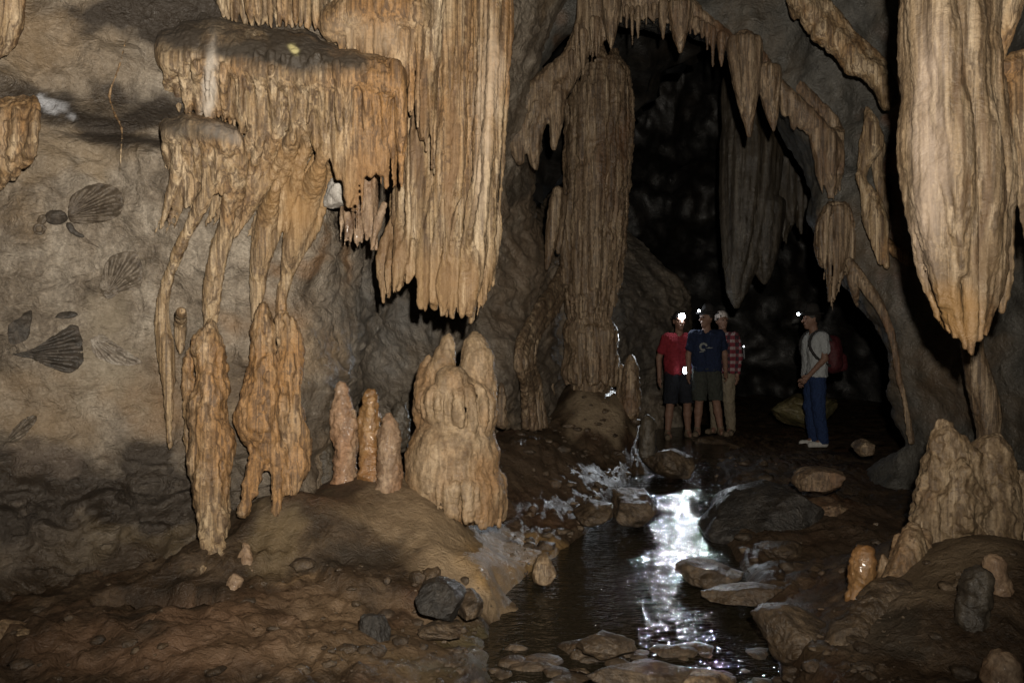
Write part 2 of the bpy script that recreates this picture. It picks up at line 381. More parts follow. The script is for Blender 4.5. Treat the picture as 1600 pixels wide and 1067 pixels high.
# --- floor
ST_Y = [2.0, 3.2, 4.5, 5.3, 6.2, 7.5, 9.0, 10.5, 13]
ST_X = [0.35, 0.50, 0.62, 0.87, 1.12, 1.50, 1.78, 2.1, 2.6]
ST_W = [0.50, 0.55, 0.64, 0.50, 0.42, 0.38, 0.38, 0.5, 0.5]
def floor_z(x, y, detail=True):
    x = np.asarray(x, float); y = np.asarray(y, float)
    cx = np.interp(y, ST_Y, ST_X); w = np.interp(y, ST_Y, ST_W)
    lft = np.clip(cx - w - x, 0, None); rgt = np.clip(x - cx - w, 0, None)
    z = -0.13 + 0.085 * sstep(3.9, 3.1, y) + 0.13 * sstep(0, 0.14, lft) + 0.17 * sstep(0, 0.20, rgt)
    z = z + 0.16 * sstep(0.05, 1.4, lft) * sstep(2.6, 4.2, y) + 0.06 * sstep(0, 1.0, lft)
    z = z + 0.22 * sstep(0.0, 0.9, lft) * sstep(5.3, 7.0, y)
    z = z + 0.05 * sstep(0.1, 1.5, rgt)
    g = lambda x0, y0, sx, sy, h, p=1: h * np.exp(-((((x - x0) / sx) ** 2 + ((y - y0) / sy) ** 2) ** p))
    z = z + g(-0.78, 5.25, 0.50, 0.62, 0.30, 1.2) + g(-0.50, 4.72, 0.36, 0.42, 0.16) + g(-1.25, 4.95, .5, .4, .18)
    z = z + g(-0.36, 4.66, 0.34, 0.26, 0.10) + g(-1.45, 4.5, .4, .22, .12) + g(-1.0, 4.62, .3, .25, .08) + g(-0.22, 4.30, 0.25, 0.20, 0.15)                                   # lip beside the stream
    z = z + g(-1.15, 4.42, 0.42, 0.16, 0.11)                                    # dark hump left of the lip
    z = z + g(1.06, 9.2, 0.60, 0.85, 0.78, 1.5)                                 # mound carrying the column
    z = z + g(0.35, 7.3, 0.6, 0.7, 0.20)
    z = z + g(2.35, 4.05, 0.62, 0.62, 0.32, 1.3) + g(1.95, 3.45, 0.50, 0.45, 0.20, 1.4) + g(2.6, 3.3, .6, .6, .10)   # right-hand slope
    z = z + g(2.1, 6.3, 0.55, 0.5, 0.10) + g(2.6, 8.0, .8, .8, .08)
    z = z + g(2.65, 10.9, 0.55, 0.5, 0.12)
    z = z + 0.07 * sstep(-.02, .05, y - 3.98 - .10 * np.sin(x * 4.0) - .05 * np.sin(x * 11 + 1)) * sstep(-2.2, -1.6, x) * sstep(-.30, -.45, x) * sstep(4.75, 4.3, y)
    z = z - 0.22 * (1 - sstep(.85, 1.05, np.sqrt(((x + 1.65 + .5 * (y - 3.75)) / .34) ** 2 + ((y - 3.75) / .12) ** 2)))
    if detail:
        p = np.column_stack([x.ravel(), y.ravel(), np.zeros(x.size)])
        d = 0.055 * fbm(p * 1.7, 3, 11) + 0.050 * fbm(p * 4.2, 4, 21, ridged=True) * 1.0 + 0.026 * fbm(p * 13, 4, 31) + 0.022 * fbm(p * 9, 3, 37, ridged=True)
        fm = 0.25 + 0.75 * sstep(-.12, .22, noise(p * 1.4, 41)); d = 0.05 * fbm(p * 1.7, 3, 11) + 0.045 * fbm(p * 4.2, 4, 21, ridged=True) * (.4 + .6 * fm) + fm * (0.022 * fbm(p * 13, 4, 31) + 0.016 * fbm(p * 8, 3, 37, ridged=True))
        lf = np.clip(lft.ravel(), 0, 1); rf = np.clip(rgt.ravel(), 0, 1)
        # smoother flowstone mounds
        sm = np.clip(g(-0.6, 5.0, .75, .8, 1, 2) + g(1.02, 9.2, .55, .7, 1, 2) + g(2.2, 3.9, .7, .6, 1, 2), 0, 1).ravel()
        d = d * (1 - 0.85 * sm)
        z = z + (d - 0.012).reshape(x.shape)
    return z
ys = [0.6]
while ys[-1] < 22: ys.append(ys[-1] * 1.0062 + 0.001)
ys = np.array(ys); xs = np.concatenate([np.linspace(-7, -3.4, 60, endpoint=False), np.linspace(-3.4, 3.6, 440), np.linspace(3.6, 9, 90)[1:]])
gy, gx = np.meshgrid(ys, xs, indexing='ij')
gz = floor_z(gx, gy)
fv = np.column_stack([gx.ravel(), gy.ravel(), gz.ravel()])
fq = grid_quads(len(ys), len(xs))
fv = displace(fv, fq, [(0.007, 11, 3, 'r'), (0.004, 30, 2, 'n')], 4)
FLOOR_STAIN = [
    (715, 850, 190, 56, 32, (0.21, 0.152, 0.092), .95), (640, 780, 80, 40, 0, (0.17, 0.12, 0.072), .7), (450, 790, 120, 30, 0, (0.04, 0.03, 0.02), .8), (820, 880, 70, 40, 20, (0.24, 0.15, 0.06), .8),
    (430, 830, 60, 50, -60, (0.15, 0.11, 0.06), .7), (555, 872, 80, 42, -8, (0.030, 0.023, 0.016), 1.0), (470, 920, 60, 14, 8, (0.20, 0.13, 0.07), .8),  # second patch darkens the hollow on the mound
    (330, 1000, 300, 60, 0, (0.125, 0.075, 0.045), .9), (560, 1010, 200, 60, 0, (0.14, 0.095, 0.055), .7), (250, 946, 105, 24, -12, (0.020, 0.014, 0.009), 1.0),  # last patch: shade of the hollow painted into the floor colour
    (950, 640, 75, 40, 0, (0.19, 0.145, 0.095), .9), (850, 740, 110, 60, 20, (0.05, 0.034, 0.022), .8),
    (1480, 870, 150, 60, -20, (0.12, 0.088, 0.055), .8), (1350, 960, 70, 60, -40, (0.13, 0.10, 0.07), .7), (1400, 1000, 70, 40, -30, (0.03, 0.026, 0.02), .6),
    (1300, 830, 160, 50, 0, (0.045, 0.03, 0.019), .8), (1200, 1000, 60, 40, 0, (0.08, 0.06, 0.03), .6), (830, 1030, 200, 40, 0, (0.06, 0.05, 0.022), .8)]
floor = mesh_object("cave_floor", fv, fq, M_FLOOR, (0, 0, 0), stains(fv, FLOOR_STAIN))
struct(floor, "wet brown rocky floor of the cave", "ground")

# --- stream: a thin closed body of water in the channel, nearly level
wy = np.linspace(1.5, 12.8, 220); wt = np.linspace(-1, 1, 40)
WY, WT = np.meshgrid(wy, wt, indexing='ij')
WX = np.interp(WY, ST_Y, ST_X) + WT * (np.interp(WY, ST_Y, ST_W) + 0.28)
def water_z(y): return -0.035 + 0.05 * sstep(6.6, 7.2, y) + 0.05 * sstep(8.2, 9.0, y)
WZ = water_z(WY) + 0.004 * noise(np.column_stack([WX.ravel() * 9, WY.ravel() * 12, np.zeros(WX.size)]), 3).reshape(WX.shape)
stream = mesh_object("stream_water", np.column_stack([WX.ravel(), WY.ravel(), WZ.ravel()]), grid_quads(len(wy), len(wt)), M_WATER, (0, 0, 0))
struct(stream, "shallow rippled stream running through the cave", "water")

# --- left wall, swinging back into the alcove and on past the column
W1 = [(-1500, 1.6), (-1000, 2.3), (-600, 3.0), (-250, 3.6), (0, 4.05), (150, 4.3), (300, 4.46), (420, 4.62), (490, 4.80), (545, 5.3), (610, 6.1), (700, 6.85), (790, 7.6),
      (850, 8.5), (893, 9.6), (930, 10.8), (985, 11.8), (1045, 12.3), (1078, 13.2), (1060, 15.0), (1000, 17)]
pl = catmull(np.array([[(a - 800) / F * b, b] for a, b in W1]), 3000)
seg = np.concatenate([[0], np.cumsum(np.linalg.norm(np.diff(pl, axis=0), axis=1))])
step = np.maximum(0.013, 0.0031 * np.interp(seg, seg, np.linalg.norm(pl, axis=1)))
ss = [0.0]
while ss[-1] < seg[-1]: ss.append(ss[-1] + np.interp(ss[-1], seg, step))
ss = np.array(ss); sx = np.interp(ss, seg, pl[:, 0]); sy = np.interp(ss, seg, pl[:, 1])
tx = np.gradient(sx, ss); ty = np.gradient(sy, ss); L_ = np.hypot(tx, ty); nx_, ny_ = ty / L_, -tx / L_     # towards the room
zz = np.linspace(-0.5, 5.4, 390)
S_, Z_ = np.meshgrid(np.arange(len(ss)), zz, indexing='ij')
bx, by = sx[S_], sy[S_]
pxw = 800 + bx / by * F; pyw = 533.5 - (Z_ - CZ) / by * F
off = 0.55 * sstep(2.3, 4.2, Z_) * sstep(430, 560, pxw) * (1 - sstep(750, 850, pxw)) + 1.3 * sstep(3.6, 5.4, Z_) ** 2 * (1 - sstep(780, 860, pxw)) - 1.6 * sstep(1.9, 4.2, Z_) * sstep(830, 920, pxw)
off += (0.16 * sstep(0.9, 0.1, Z_) + 0.42 * sstep(0.50, -0.05, Z_) ** 1.5) * sstep(560, 400, pxw)
off += 0.13 * sstep(205, 165, pyw) * sstep(420, 250, pxw)                   # rock above the dark recess stands proud
off -= 0.16 * np.exp(-((pyw - 188 - 0.04 * pxw) / 26.0) ** 2) * sstep(420, 280, pxw)
off += 0.10 * sstep(60, 20, pyw) * sstep(480, 330, pxw)
off += 0.16 * sstep(340, 430, pxw) * sstep(680, 600, pxw) * sstep(330, 150, pyw)
arc = pxw + 0.0009 * (pyw - 330) ** 2
off += 0.05 * np.sin(arc / 26.0 + 1.2 * np.sin(arc / 61.0)) * sstep(500, 580, pxw) * sstep(330, 420, pyw) * (1 - sstep(900, 960, pxw))
pw = np.column_stack([bx.ravel(), by.ravel(), Z_.ravel()])
nz = 0.15 * fbm(pw * 1.0, 3, 51) + 0.05 * fbm(pw * np.array([1.3, 1.3, 3.2]), 3, 55, ridged=True) + 0.018 * fbm(pw * 3.5, 4, 61) + 0.006 * fbm(pw * 16, 3, 63)
rough = (sstep(690, 760, pyw) * sstep(480, 380, pxw)).ravel() + 0.25
nz += 0.11 * rough * fbm(pw * np.array([3.5, 3.5, 6.5]), 4, 71, ridged=True) - 0.02 * np.clip(0.06 - np.abs(noise(pw * 2.2, 81)), 0, 1) / 0.06
CRACKS = [[(-20, 424), (60, 440), (90, 446), (140, 455)], [(80, 444), (110, 440), (135, 427)], [(52, 565), (53, 620), (30, 648)], [(63, 568), (80, 610), (112, 655), (145, 700)], [(-10, 702), (30, 690), (58, 655)],
          [(95, 232), (125, 246), (165, 252)], [(150, 520), (185, 556), (210, 568)], [(140, 640), (180, 650), (210, 640)], [(100, 790), (45, 800), (-20, 795)], [(180, 240), (182, 270), (200, 288)], [(20, 380), (70, 395)]]
def crack_d(a, b):
    d = np.full(a.shape, 1e9)
    for c in CRACKS:
        for (x0, y0), (x1, y1) in zip(c[:-1], c[1:]):
            t = np.clip(((a - x0) * (x1 - x0) + (b - y0) * (y1 - y0)) / ((x1 - x0) ** 2 + (y1 - y0) ** 2), 0, 1); d = np.minimum(d, np.hypot(a - x0 - t * (x1 - x0), b - y0 - t * (y1 - y0)))
    return d
wob = 9 * fbm(pw * 9, 2, 77).reshape(off.shape); cdist = crack_d(pxw + wob, pyw + wob)
off += nz.reshape(off.shape) - 0.022 * np.exp(-(cdist / 4.0) ** 2)
wv = np.column_stack([(bx + nx_[S_] * off).ravel(), (by + ny_[S_] * off).ravel(), Z_.ravel()])
wq = grid_quads(len(ss), len(zz))
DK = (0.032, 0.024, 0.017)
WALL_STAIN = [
    (150, 184, 200, 46, 3, DK, 1.4), (40, 150, 60, 30, 20, DK, .9), (300, 195, 60, 28, 0, DK, .8), (280, 25, 180, 52, 5, DK, 2.2), (130, 35, 50, 12, 35, DK, .9), (60, 60, 40, 60, 0, (0.19, 0.13, 0.07), .6),  # first patches: dark band along the recess
    (160, 110, 90, 40, 0, (0.20, 0.16, 0.115), .5), (120, 240, 110, 26, 0, (0.19, 0.14, 0.085), .7),
    (60, 640, 90, 60, 0, (0.19, 0.135, 0.08), .7), (235, 640, 60, 80, 0, (0.17, 0.105, 0.052), .7), (170, 560, 60, 80, 0, (0.20, 0.165, 0.115), .6),
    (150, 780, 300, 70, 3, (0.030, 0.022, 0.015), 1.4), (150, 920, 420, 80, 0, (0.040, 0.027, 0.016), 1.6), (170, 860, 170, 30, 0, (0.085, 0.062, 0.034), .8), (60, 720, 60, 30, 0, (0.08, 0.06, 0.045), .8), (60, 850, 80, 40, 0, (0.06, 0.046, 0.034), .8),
    (300, 560, 60, 40, 0, (0.05, 0.037, 0.024), .8), (380, 585, 60, 28, 0, (0.05, 0.034, 0.022), .9), (420, 510, 60, 60, 0, (0.17, 0.105, 0.055), .8),
    (480, 395, 48, 28, 0, (0.15, 0.085, 0.04), .9), (560, 640, 120, 60, 0, (0.045, 0.036, 0.026), .85), (420, 700, 130, 70, 0, (0.05, 0.038, 0.026), .9),
    (690, 560, 130, 130, 0, (0.075, 0.062, 0.048), .75), (600, 480, 70, 90, 0, (0.115, 0.108, 0.098), .8), (840, 400, 80, 190, 0, (0.12, 0.085, 0.055), .8), (860, 600, 60, 90, 0, (0.05, 0.04, 0.03), .8),  # first patch darkens the right of the alcove
    (820, 280, 60, 40, 45, (0.03, 0.025, 0.018), .8), (1010, 350, 60, 130, 0, (0.07, 0.062, 0.052), .8), (1000, 540, 80, 90, 0, (0.03, 0.027, 0.024), .8),  # first patch: shadow by the arch's left shoulder painted into the wall colour
    (95, 178, 9, 15, -15, (0.55, 0.57, 0.62), .9)]  # white spot: a light reflection painted into the wall colour
wall = mesh_object("cave_wall", wv, wq, M_WALL, (0, 0, 0), stains(wv, WALL_STAIN))
struct(wall, "grey limestone cave wall with brown stains", "cave wall")
BV_WALL = BVHTree.FromPolygons([tuple(p) for p in wv], [tuple(int(i) for i in f) for f in wq])

# --- wall with the great arch, and the right-hand wall, one slab of rock pierced by the passage
HOLE = [(1412, 700), (1400, 640), (1392, 575), (1372, 510), (1322, 432), (1300, 390), (1280, 330), (1285, 280), (1270, 225), (1238, 170), (1185, 110), (1130, 72), (1070, 40), (1000, 34),
        (930, 30), (872, 70), (838, 125), (812, 190), (797, 250), (786, 300), (780, 420), (775, 560), (770, 760), (900, 830), (1300, 830)]
def arch_y(x): return np.interp(x, [-0.8, 0.3, 1.5, 3.0, 3.45, 3.75, 4.1, 4.6, 5.0], [7.5, 7.65, 7.6, 7.35, 6.9, 6.2, 5.2, 3.6, 0.5])
def hole_pt(px, py):
    y = 7.5
    for _ in range(4): y = float(arch_y((px - 800) / F * y))
    return P(px, py, y)
hp = np.array([hole_pt(*p) for p in HOLE]); hp = hp[:, [0, 2]]
h = 0.034
ax_ = np.arange(-0.75, 5.6, h); ay_ = np.arange(-0.6, 9.2, h); az_ = np.arange(-0.5, 5.7, h)
X2, Z2 = np.meshgrid(ax_, az_, indexing='ij')
def poly_sd(px_, pz_, poly):
    d = np.full(px_.shape, 1e9); inside = np.zeros(px_.shape, bool)
    for i in range(len(poly)):
        a, b = poly[i], poly[(i + 1) % len(poly)]
        e = b - a; wx, wz = px_ - a[0], pz_ - a[1]
        t = np.clip((wx * e[0] + wz * e[1]) / (e @ e), 0, 1)
        d = np.minimum(d, np.hypot(wx - t * e[0], wz - t * e[1]))
        c = ((a[1] > pz_) != (b[1] > pz_)) & (px_ < (b[0] - a[0]) * (pz_ - a[1]) / (b[1] - a[1] + 1e-12) + a[0])
        inside ^= c
    return np.where(inside, -d, d)
hd = poly_sd(X2, Z2, hp)
p2 = np.column_stack([X2.ravel(), np.zeros(X2.size), Z2.ravel()])
yf = arch_y(X2) - 0.35 * sstep(2.8, 5.2, Z2) - 1.2 * sstep(4.6, 5.7, Z2) + (0.28 * fbm(p2 * 0.7, 3, 91) + 0.05 * fbm(p2 * 3, 3, 92)).reshape(X2.shape)
hd = hd + 0.04 * fbm(p2 * 3.0, 3, 95).reshape(X2.shape)
g = np.empty((len(ax_), len(ay_), len(az_)), np.float32)
for j, y in enumerate(ay_):
    slab = np.maximum((yf - y) * 0.8, (y - yf - 1.1) * 0.8)
    hole = hd - 0.25 * np.clip(y - yf - 0.1, 0, 1.5)
    g[:, j, :] = -smin(-slab, hole, 0.16)
g[0] = g[-1] = 0.1; g[:, 0] = g[:, -1] = 0.1; g[:, :, 0] = g[:, :, -1] = 0.1
av, aq = surface_nets(g, np.array([ax_[0], ay_[0], az_[0]]), h)
av = displace(relax(av, aq, 2), aq, [(0.035, 4, 3, 'n'), (0.010, 14, 3, 'n')], 7)
ARCH_STAIN = [(1405, 260, 25, 170, 0, (0.12, 0.055, 0.028), .9), (830, 60, 40, 60, 20, (0.10, 0.06, 0.035), .8), (1370, 380, 30, 60, 0, (0.07, 0.05, 0.03), .7), (1500, 600, 90, 90, 0, (0.09, 0.06, 0.035), .7), (1360, 560, 40, 110, 0, (0.085, 0.06, 0.036), .8), (1310, 380, 40, 70, 0, (0.12, 0.08, 0.045), .7)]
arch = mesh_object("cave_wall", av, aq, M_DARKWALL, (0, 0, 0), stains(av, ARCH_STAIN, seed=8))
struct(arch, "dark grey rock wall pierced by the tall arch", "cave wall")
BV_ARCH = BVHTree.FromPolygons([tuple(p) for p in av], [tuple(int(i) for i in f) for f in aq])

# --- far chamber and the vault over the near one
th = np.linspace(0, 2 * math.pi, 260); ph = np.linspace(-0.12, math.pi / 2, 90)
TH, PH = np.meshgrid(th, ph, indexing='ij')
dv = np.column_stack([(3.6 + 5.2 * np.cos(TH) * np.cos(PH)).ravel(), (13.5 + 6.0 * np.sin(TH) * np.cos(PH)).ravel(), (6.8 * np.sin(PH)).ravel()])
keep = ~((dv[:, 1] < 9.6) & (dv[:, 0] > -0.4) & (dv[:, 0] < 4.4) & (dv[:, 2] < 5.4))
dq = grid_quads(len(th), len(ph)); dq = dq[keep[dq].all(1)]
dv = displace(dv, dq, [(0.7, 0.5, 3, 'n'), (0.25, 1.6, 4, 'r')], 19)
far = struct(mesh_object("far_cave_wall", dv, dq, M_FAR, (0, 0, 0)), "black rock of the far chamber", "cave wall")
cxs = np.linspace(-6.5, 6.5, 150); cys = np.linspace(-2, 8.6, 120)
CY, CX = np.meshgrid(cys, cxs, indexing='ij')
cv = np.column_stack([CX.ravel(), CY.ravel(), (5.0 - 0.05 * CX ** 2).ravel()])
cq = grid_quads(len(cys), len(cxs))[:, ::-1]
cv = displace(cv, cq, [(0.5, 0.6, 3, 'n'), (0.12, 2.5, 3, 'r')], 23)
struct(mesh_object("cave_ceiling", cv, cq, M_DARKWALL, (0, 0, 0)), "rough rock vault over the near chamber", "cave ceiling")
def hit(px, py, bv=None):
    d = Vector(P(px, py, 1.0) - np.array([0, 0, CZ])).normalized()
    r = (bv or BV_WALL).ray_cast(Vector((0, 0, CZ)), d)
    return np.array(r[0]) if r[0] is not None else None
#@@OBJECTS
M_DOME = rock_mat("smooth_tan_flowstone", (0.075, 0.045, 0.022, 1), (0.25, 0.175, 0.10, 1), (0.40, 0.30, 0.195, 1), (0.25, 0.14, 0.06, 1), stretch=(9, 9, 4), rough=(.5, .8), streak=.5)
# ------------------------------------------------------------------ builders for dripstone
M_FLOWST = rock_mat("stained_flowstone", (0.050, 0.027, 0.013, 1), (0.26, 0.178, 0.094, 1), (0.50, 0.395, 0.265, 1), (0.27, 0.14, 0.048, 1), stretch=(15, 15, 0.8), rough=(0.5, 0.85), coat=0.0, streak=0.8, alt=(0.48, 0.62), stain=True)
def lerpf(tab, y):
    tab = np.asarray(tab, float); return np.interp(y, tab[:, 0], tab[:, 1])
def strand(S, rows, k=None, sc=(1, 1, 1), n=None):
    """rows of (px, py, depth, radius in px)"""
    S.path([P(a, b, c) for a, b, c, r in rows], [r / F * c for a, b, c, r in rows], n=n, k=k, sc=sc)
def wallstrand(S, rows, lift=0.03, k=0.02, bv=None, sc=(1, 1.25, 1), first=None, last=None):
    """run of flowstone clinging to the wall: rows of (px, py, radius in px), half sunk in the rock behind"""
    rows = catmull(np.array(rows, float), len(rows) * 4); Yw = []
    for a, b, r in rows:
        hs = [h_[1] for h_ in (hit(a + dx, b + dy, bv) for dx, dy in ((0, 0), (9, 0), (-9, 0), (0, 14), (0, -14))) if h_ is not None]
        Yw.append(min(hs) if hs else (Yw[-1] if Yw else 4.5))
    Yw = np.array(Yw) - lift
    if first: t = np.clip(np.linspace(0, 1, len(Yw)) / .35, 0, 1); Yw = np.minimum(Yw, first * (1 - t) + Yw * t)
    kern = np.hanning(11)[1:-1]; kern /= kern.sum(); Yp = np.convolve(np.pad(Yw, 4, mode='edge'), kern, mode='valid')
    S.path([P(a, b, y) for (a, b, r), y in zip(rows, Yp)], [max(r, 1) / F * y for (a, b, r), y in zip(rows, Yp)], n=len(rows), k=k, sc=sc)
def drape(S, L, R, bottom, top, Y, n, bulge=0.12, rf=0.75, seed=0, back=0.10, wig=0.03, k=0.012, rows=9, tip=0.35, backing=True, us=None, jit=0.03, emerge=0.0, vary=(0.85, 1.25), lean=0.0, tstart=0.72, topj=0):
    """hanging sheet of parallel flutes, each with its own length; L and R give its edges, bottom the ends from left to right"""
    rnd = random.Random(seed)
    us = us or sorted([min(1, max(0, (i + 0.5 + rnd.uniform(-.32, .32)) / n)) for i in range(n)])
    top0 = top
    for i, u in enumerate(us):
        top = top0 + topj * (rnd.uniform(-1, 1) + 1.2 * math.sin(9 * u + seed))
        yb = lerpf(bottom, u); gap = ((us[i + 1] if i + 1 < n else 1.02) - (us[i - 1] if i else -0.02)) / 2
        dj = rnd.uniform(-jit, jit); ph = rnd.uniform(0, 9); rr = rnd.uniform(*vary)
        pts, rad = [], []
        for t in np.linspace(0, 1, rows):
            y = top + (yb - top) * t; l, r = lerpf(L, y), lerpf(R, y); w = r - l
            x = l + w * (u + wig / n * 3 * math.sin(ph + 5 * t))
            d = Y + bulge * (2 * u - 1) ** 2 + dj + 0.012 * math.sin(ph * 2 + 4 * t) + emerge * (1 - t) ** 2 + lean * t
            taper = 1 if t < tstart else 1 - (1 - tip) * ((t - tstart) / (1 - tstart)) ** 1.2
            pts.append(P(x, y, d)); rad.append(max(w * gap * rf * rr, 2.0) / F * Y * taper)
        S.path(pts, rad, k=k, sc=(1, 0.8, 1))
    if backing:
        m = max(3, n // 3)
        for i in range(m):
            u = (i + 0.5) / m; yb = top + (lerpf(bottom, u) - top) * 0.86; pts, rad = [], []
            for t in np.linspace(0, 1, 5):
                y = top + (yb - top) * t; l, r = lerpf(L, y), lerpf(R, y); w = r - l
                d = Y + bulge * (2 * u - 1) ** 2 + back
                pts.append(P(l + w * (u * 0.86 + 0.07), y, d)); rad.append(w / m * 0.62 / F * Y * (1 if t < 0.8 else 0.55))
            S.path(pts, rad, k=0.02)
def fluted(S, axis, Y, n, bottom=None, seed=0, fy=0.8, rf=0.62, core=0.86, k=0.014, jit=0.12, tip=0.4, rows=None):
    """column, stalactite or skirt: a ring of flutes round an axis of (px, py, radius in px)"""
    axis = np.asarray(axis, float); rnd = random.Random(seed); y0, y1 = axis[0, 1], axis[-1, 1]
    rows = rows or max(5, len(axis) * 2)
    yy = np.linspace(y0, y1, rows)
    cx = np.interp(yy, axis[:, 1], axis[:, 0]); cr = np.interp(yy, axis[:, 1], axis[:, 2])
    if core: S.path([P(a, b, Y) for a, b in zip(cx, yy)], cr / F * Y * core * 0.9, k=k, sc=(1, 1 / fy, 1))
    for i in range(n):
        a = 2 * math.pi * (i + rnd.uniform(-.3, .3)) / n; rr = rnd.uniform(0.75, 1.3); ph = rnd.uniform(0, 9)
        end = y1 if bottom is None else lerpf(bottom, 0.5 + 0.5 * math.cos(a)) + rnd.uniform(-1, 1) * 4
        pts, rad = [], []
        for t in np.linspace(0, 1, rows):
            y = y0 + (end - y0) * t
            c, r = np.interp(y, axis[:, 1], axis[:, 0]), np.interp(y, axis[:, 1], axis[:, 2])
            tr = r * 2 * math.pi / n * rf * rr; R_ = max(r - tr * 0.45, r * 0.3) * (1 + jit * 0.3 * math.sin(ph + 3 * t))
            taper = 1 if t < 0.8 else 1 - (1 - tip) * (t - 0.8) / 0.2
            p = P(c + R_ * math.cos(a), y, Y); p[1] += -R_ * math.sin(a) / F * Y * fy
            pts.append(p); rad.append(max(tr, 1.5) / F * Y * taper)
        S.path(pts, rad, k=k)
def skirt(S, cx, y0, y1, rx, Y, n, seed=0, rpx=6, fy=0.8, a0=0, a1=2 * math.pi, ends=None, k=None):
    """fringe of short drips running down from the shoulder of a tier"""
    rnd = random.Random(seed)
    for i in range(n):
        a = a0 + (a1 - a0) * (i + rnd.uniform(.1, .9)) / n; rr = rnd.uniform(.7, 1.4)
        e = (lerpf(ends, 0.5 + 0.5 * math.cos(a)) if ends else y1) + rnd.uniform(-1, .6) * 7
        pts = []
        for t, q in ((0, .82), (.25, .97), (.6, 1.0), (1, 1.0)):
            p = P(cx + rx * q * math.cos(a), y0 + (e - y0) * t, Y); p[1] -= rx * q * math.sin(a) / F * Y * fy; pts.append(p)
        S.path(pts, np.array([rpx, rpx, rpx * .9, rpx * .55]) * rr / F * Y, k=k)

# ------------------------------------------------------------------ left-hand dripstone
S = Sdf(0.0095, 0.02)
L = [(-70, 640), (100, 640), (300, 634), (350, 604), (400, 592), (470, 597)]; R = [(-70, 803), (0, 802), (200, 792), (350, 781), (430, 774), (505, 764)]
drape(S, L, R, [(0, 474), (.06, 466), (.14, 452), (.24, 434), (.30, 428), (.34, 474), (.41, 486), (.47, 466), (.55, 494), (.66, 498), (.74, 474), (.84, 505), (.91, 484), (1, 440)], -70, 4.7, 19, bulge=0.16, seed=4, tip=0.45, rf=0.66, vary=(.7, 1.45), jit=.05)
drape(S, [(380, 610), (480, 600)], [(380, 660), (480, 640)], [(0, 468), (.5, 452), (1, 432)], 300, 4.68, 5, seed=9, backing=False, emerge=.2)
drape(S, [(380, 672), (500, 668)], [(380, 770), (500, 756)], [(0, 478), (.3, 490), (.5, 499), (.7, 486), (.9, 504), (1, 470)], 330, 4.67, 6, seed=19, backing=False, emerge=.2)
for a in ((522, 36, 24), (560, 22, 30), (610, 14, 32), (655, 26, 26)): S.ball(P(a[0], a[1], 4.44), a[2] / F * 4.44, (1, 0.9, 0.8), 0.08)
drape(S, [(40, 640), (400, 606)], [(40, 704), (400, 682)], [(0, 370), (.5, 420), (1, 400)], 40, 4.60, 8, seed=91, emerge=.06, lean=.09, tip=.2, tstart=.5)
drape(S, [(-70, 498), (110, 512)], [(-70, 700), (40, 694), (130, 684)], [(0, 96), (.2, 122), (.6, 140), (.8, 190), (1, 290)], -70, 4.36, 24, bulge=0.10, seed=12, rf=0.6, tip=0.3, tstart=.5, lean=.07, vary=(.6, 1.5))
B_ST = [(690, 450, 110, 60, 0, (0.23, 0.135, 0.058), .65), (610, 390, 26, 60, 0, (0.16, 0.09, 0.04), .8), (705, 260, 10, 150, 2, (0.15, 0.085, 0.04), .8), (652, 200, 8, 120, 0, (0.12, 0.07, 0.035), .7), (760, 180, 16, 160, 2, (0.48, 0.38, 0.28), .6), (580, 55, 70, 30, 0, (0.34, 0.25, 0.16), .5)]
tag(S.build("flowstone_curtain", M_FLOWST, FLOW, seed=1, stain=lambda v: stains(v, B_ST, 8)), "broad tan flowstone curtain with a toothed lower edge above the tiered stalagmite", "flowstone curtain")

S = Sdf(0.008, 0.012)
A_ST = [(330, 52, 110, 32, -4, (0.045, 0.035, 0.026), 1.6), (420, 70, 130, 36, 8, (0.040, 0.031, 0.022), 1.6), (540, 92, 40, 14, 25, (0.05, 0.038, 0.027), .9), (457, 77, 9, 6, 30, (0.50, 0.45, 0.22), 1), (325, 130, 10, 66, 4, (0.46, 0.42, 0.37), .7), (470, 300, 60, 80, 20, (0.27, 0.155, 0.06), .7), (575, 300, 50, 60, 0, (0.22, 0.12, 0.05), .7)]
for i, (x, yf_, yb_) in enumerate([(268, 92, 56), (300, 86, 36), (335, 88, 28), (370, 98, 34), (405, 108, 42), (440, 114, 44), (475, 118, 54), (510, 118, 84), (545, 114, 100), (580, 118, 112), (606, 126, 122)]):
    S.path([P(x + 4, yf_ + 8, 4.24), P(x + 3, (yf_ + yb_) / 2, 4.38), P(x, yb_, 4.85), P(x, yb_ - 50, 5.1)], np.array([20, 24, 26, 34]) / F * 4.3, k=0.05)
Lb = [(90, 258), (200, 262)]; Rb = [(90, 620), (140, 628), (300, 630)]
bot = [(258, 150), (275, 176), (290, 182), (312, 196), (325, 178), (345, 190), (360, 202), (385, 216), (400, 214), (415, 165), (425, 214), (440, 205), (452, 222), (470, 205), (490, 228), (505, 262), (520, 232), (540, 305), (558, 372), (572, 250), (598, 300), (628, 290)]
drape(S, Lb, Rb, [((x - 258) / 370, y) for x, y in bot], 96, 4.2, 58, bulge=0.02, seed=7, rf=0.62, wig=0.06, tip=0.2, jit=0.03, vary=(.6, 1.5), lean=.12, tstart=.5, topj=7)
drape(S, [(90, 262), (200, 262)], [(90, 560), (200, 540)], [(0, 130), (.3, 160), (.6, 150), (.8, 200), (1, 190)], 98, 4.19, 30, bulge=0.02, seed=17, rf=0.42, wig=0.05, tip=0.2, backing=False, vary=(.6, 1.5), lean=.1, tstart=.45, topj=8)
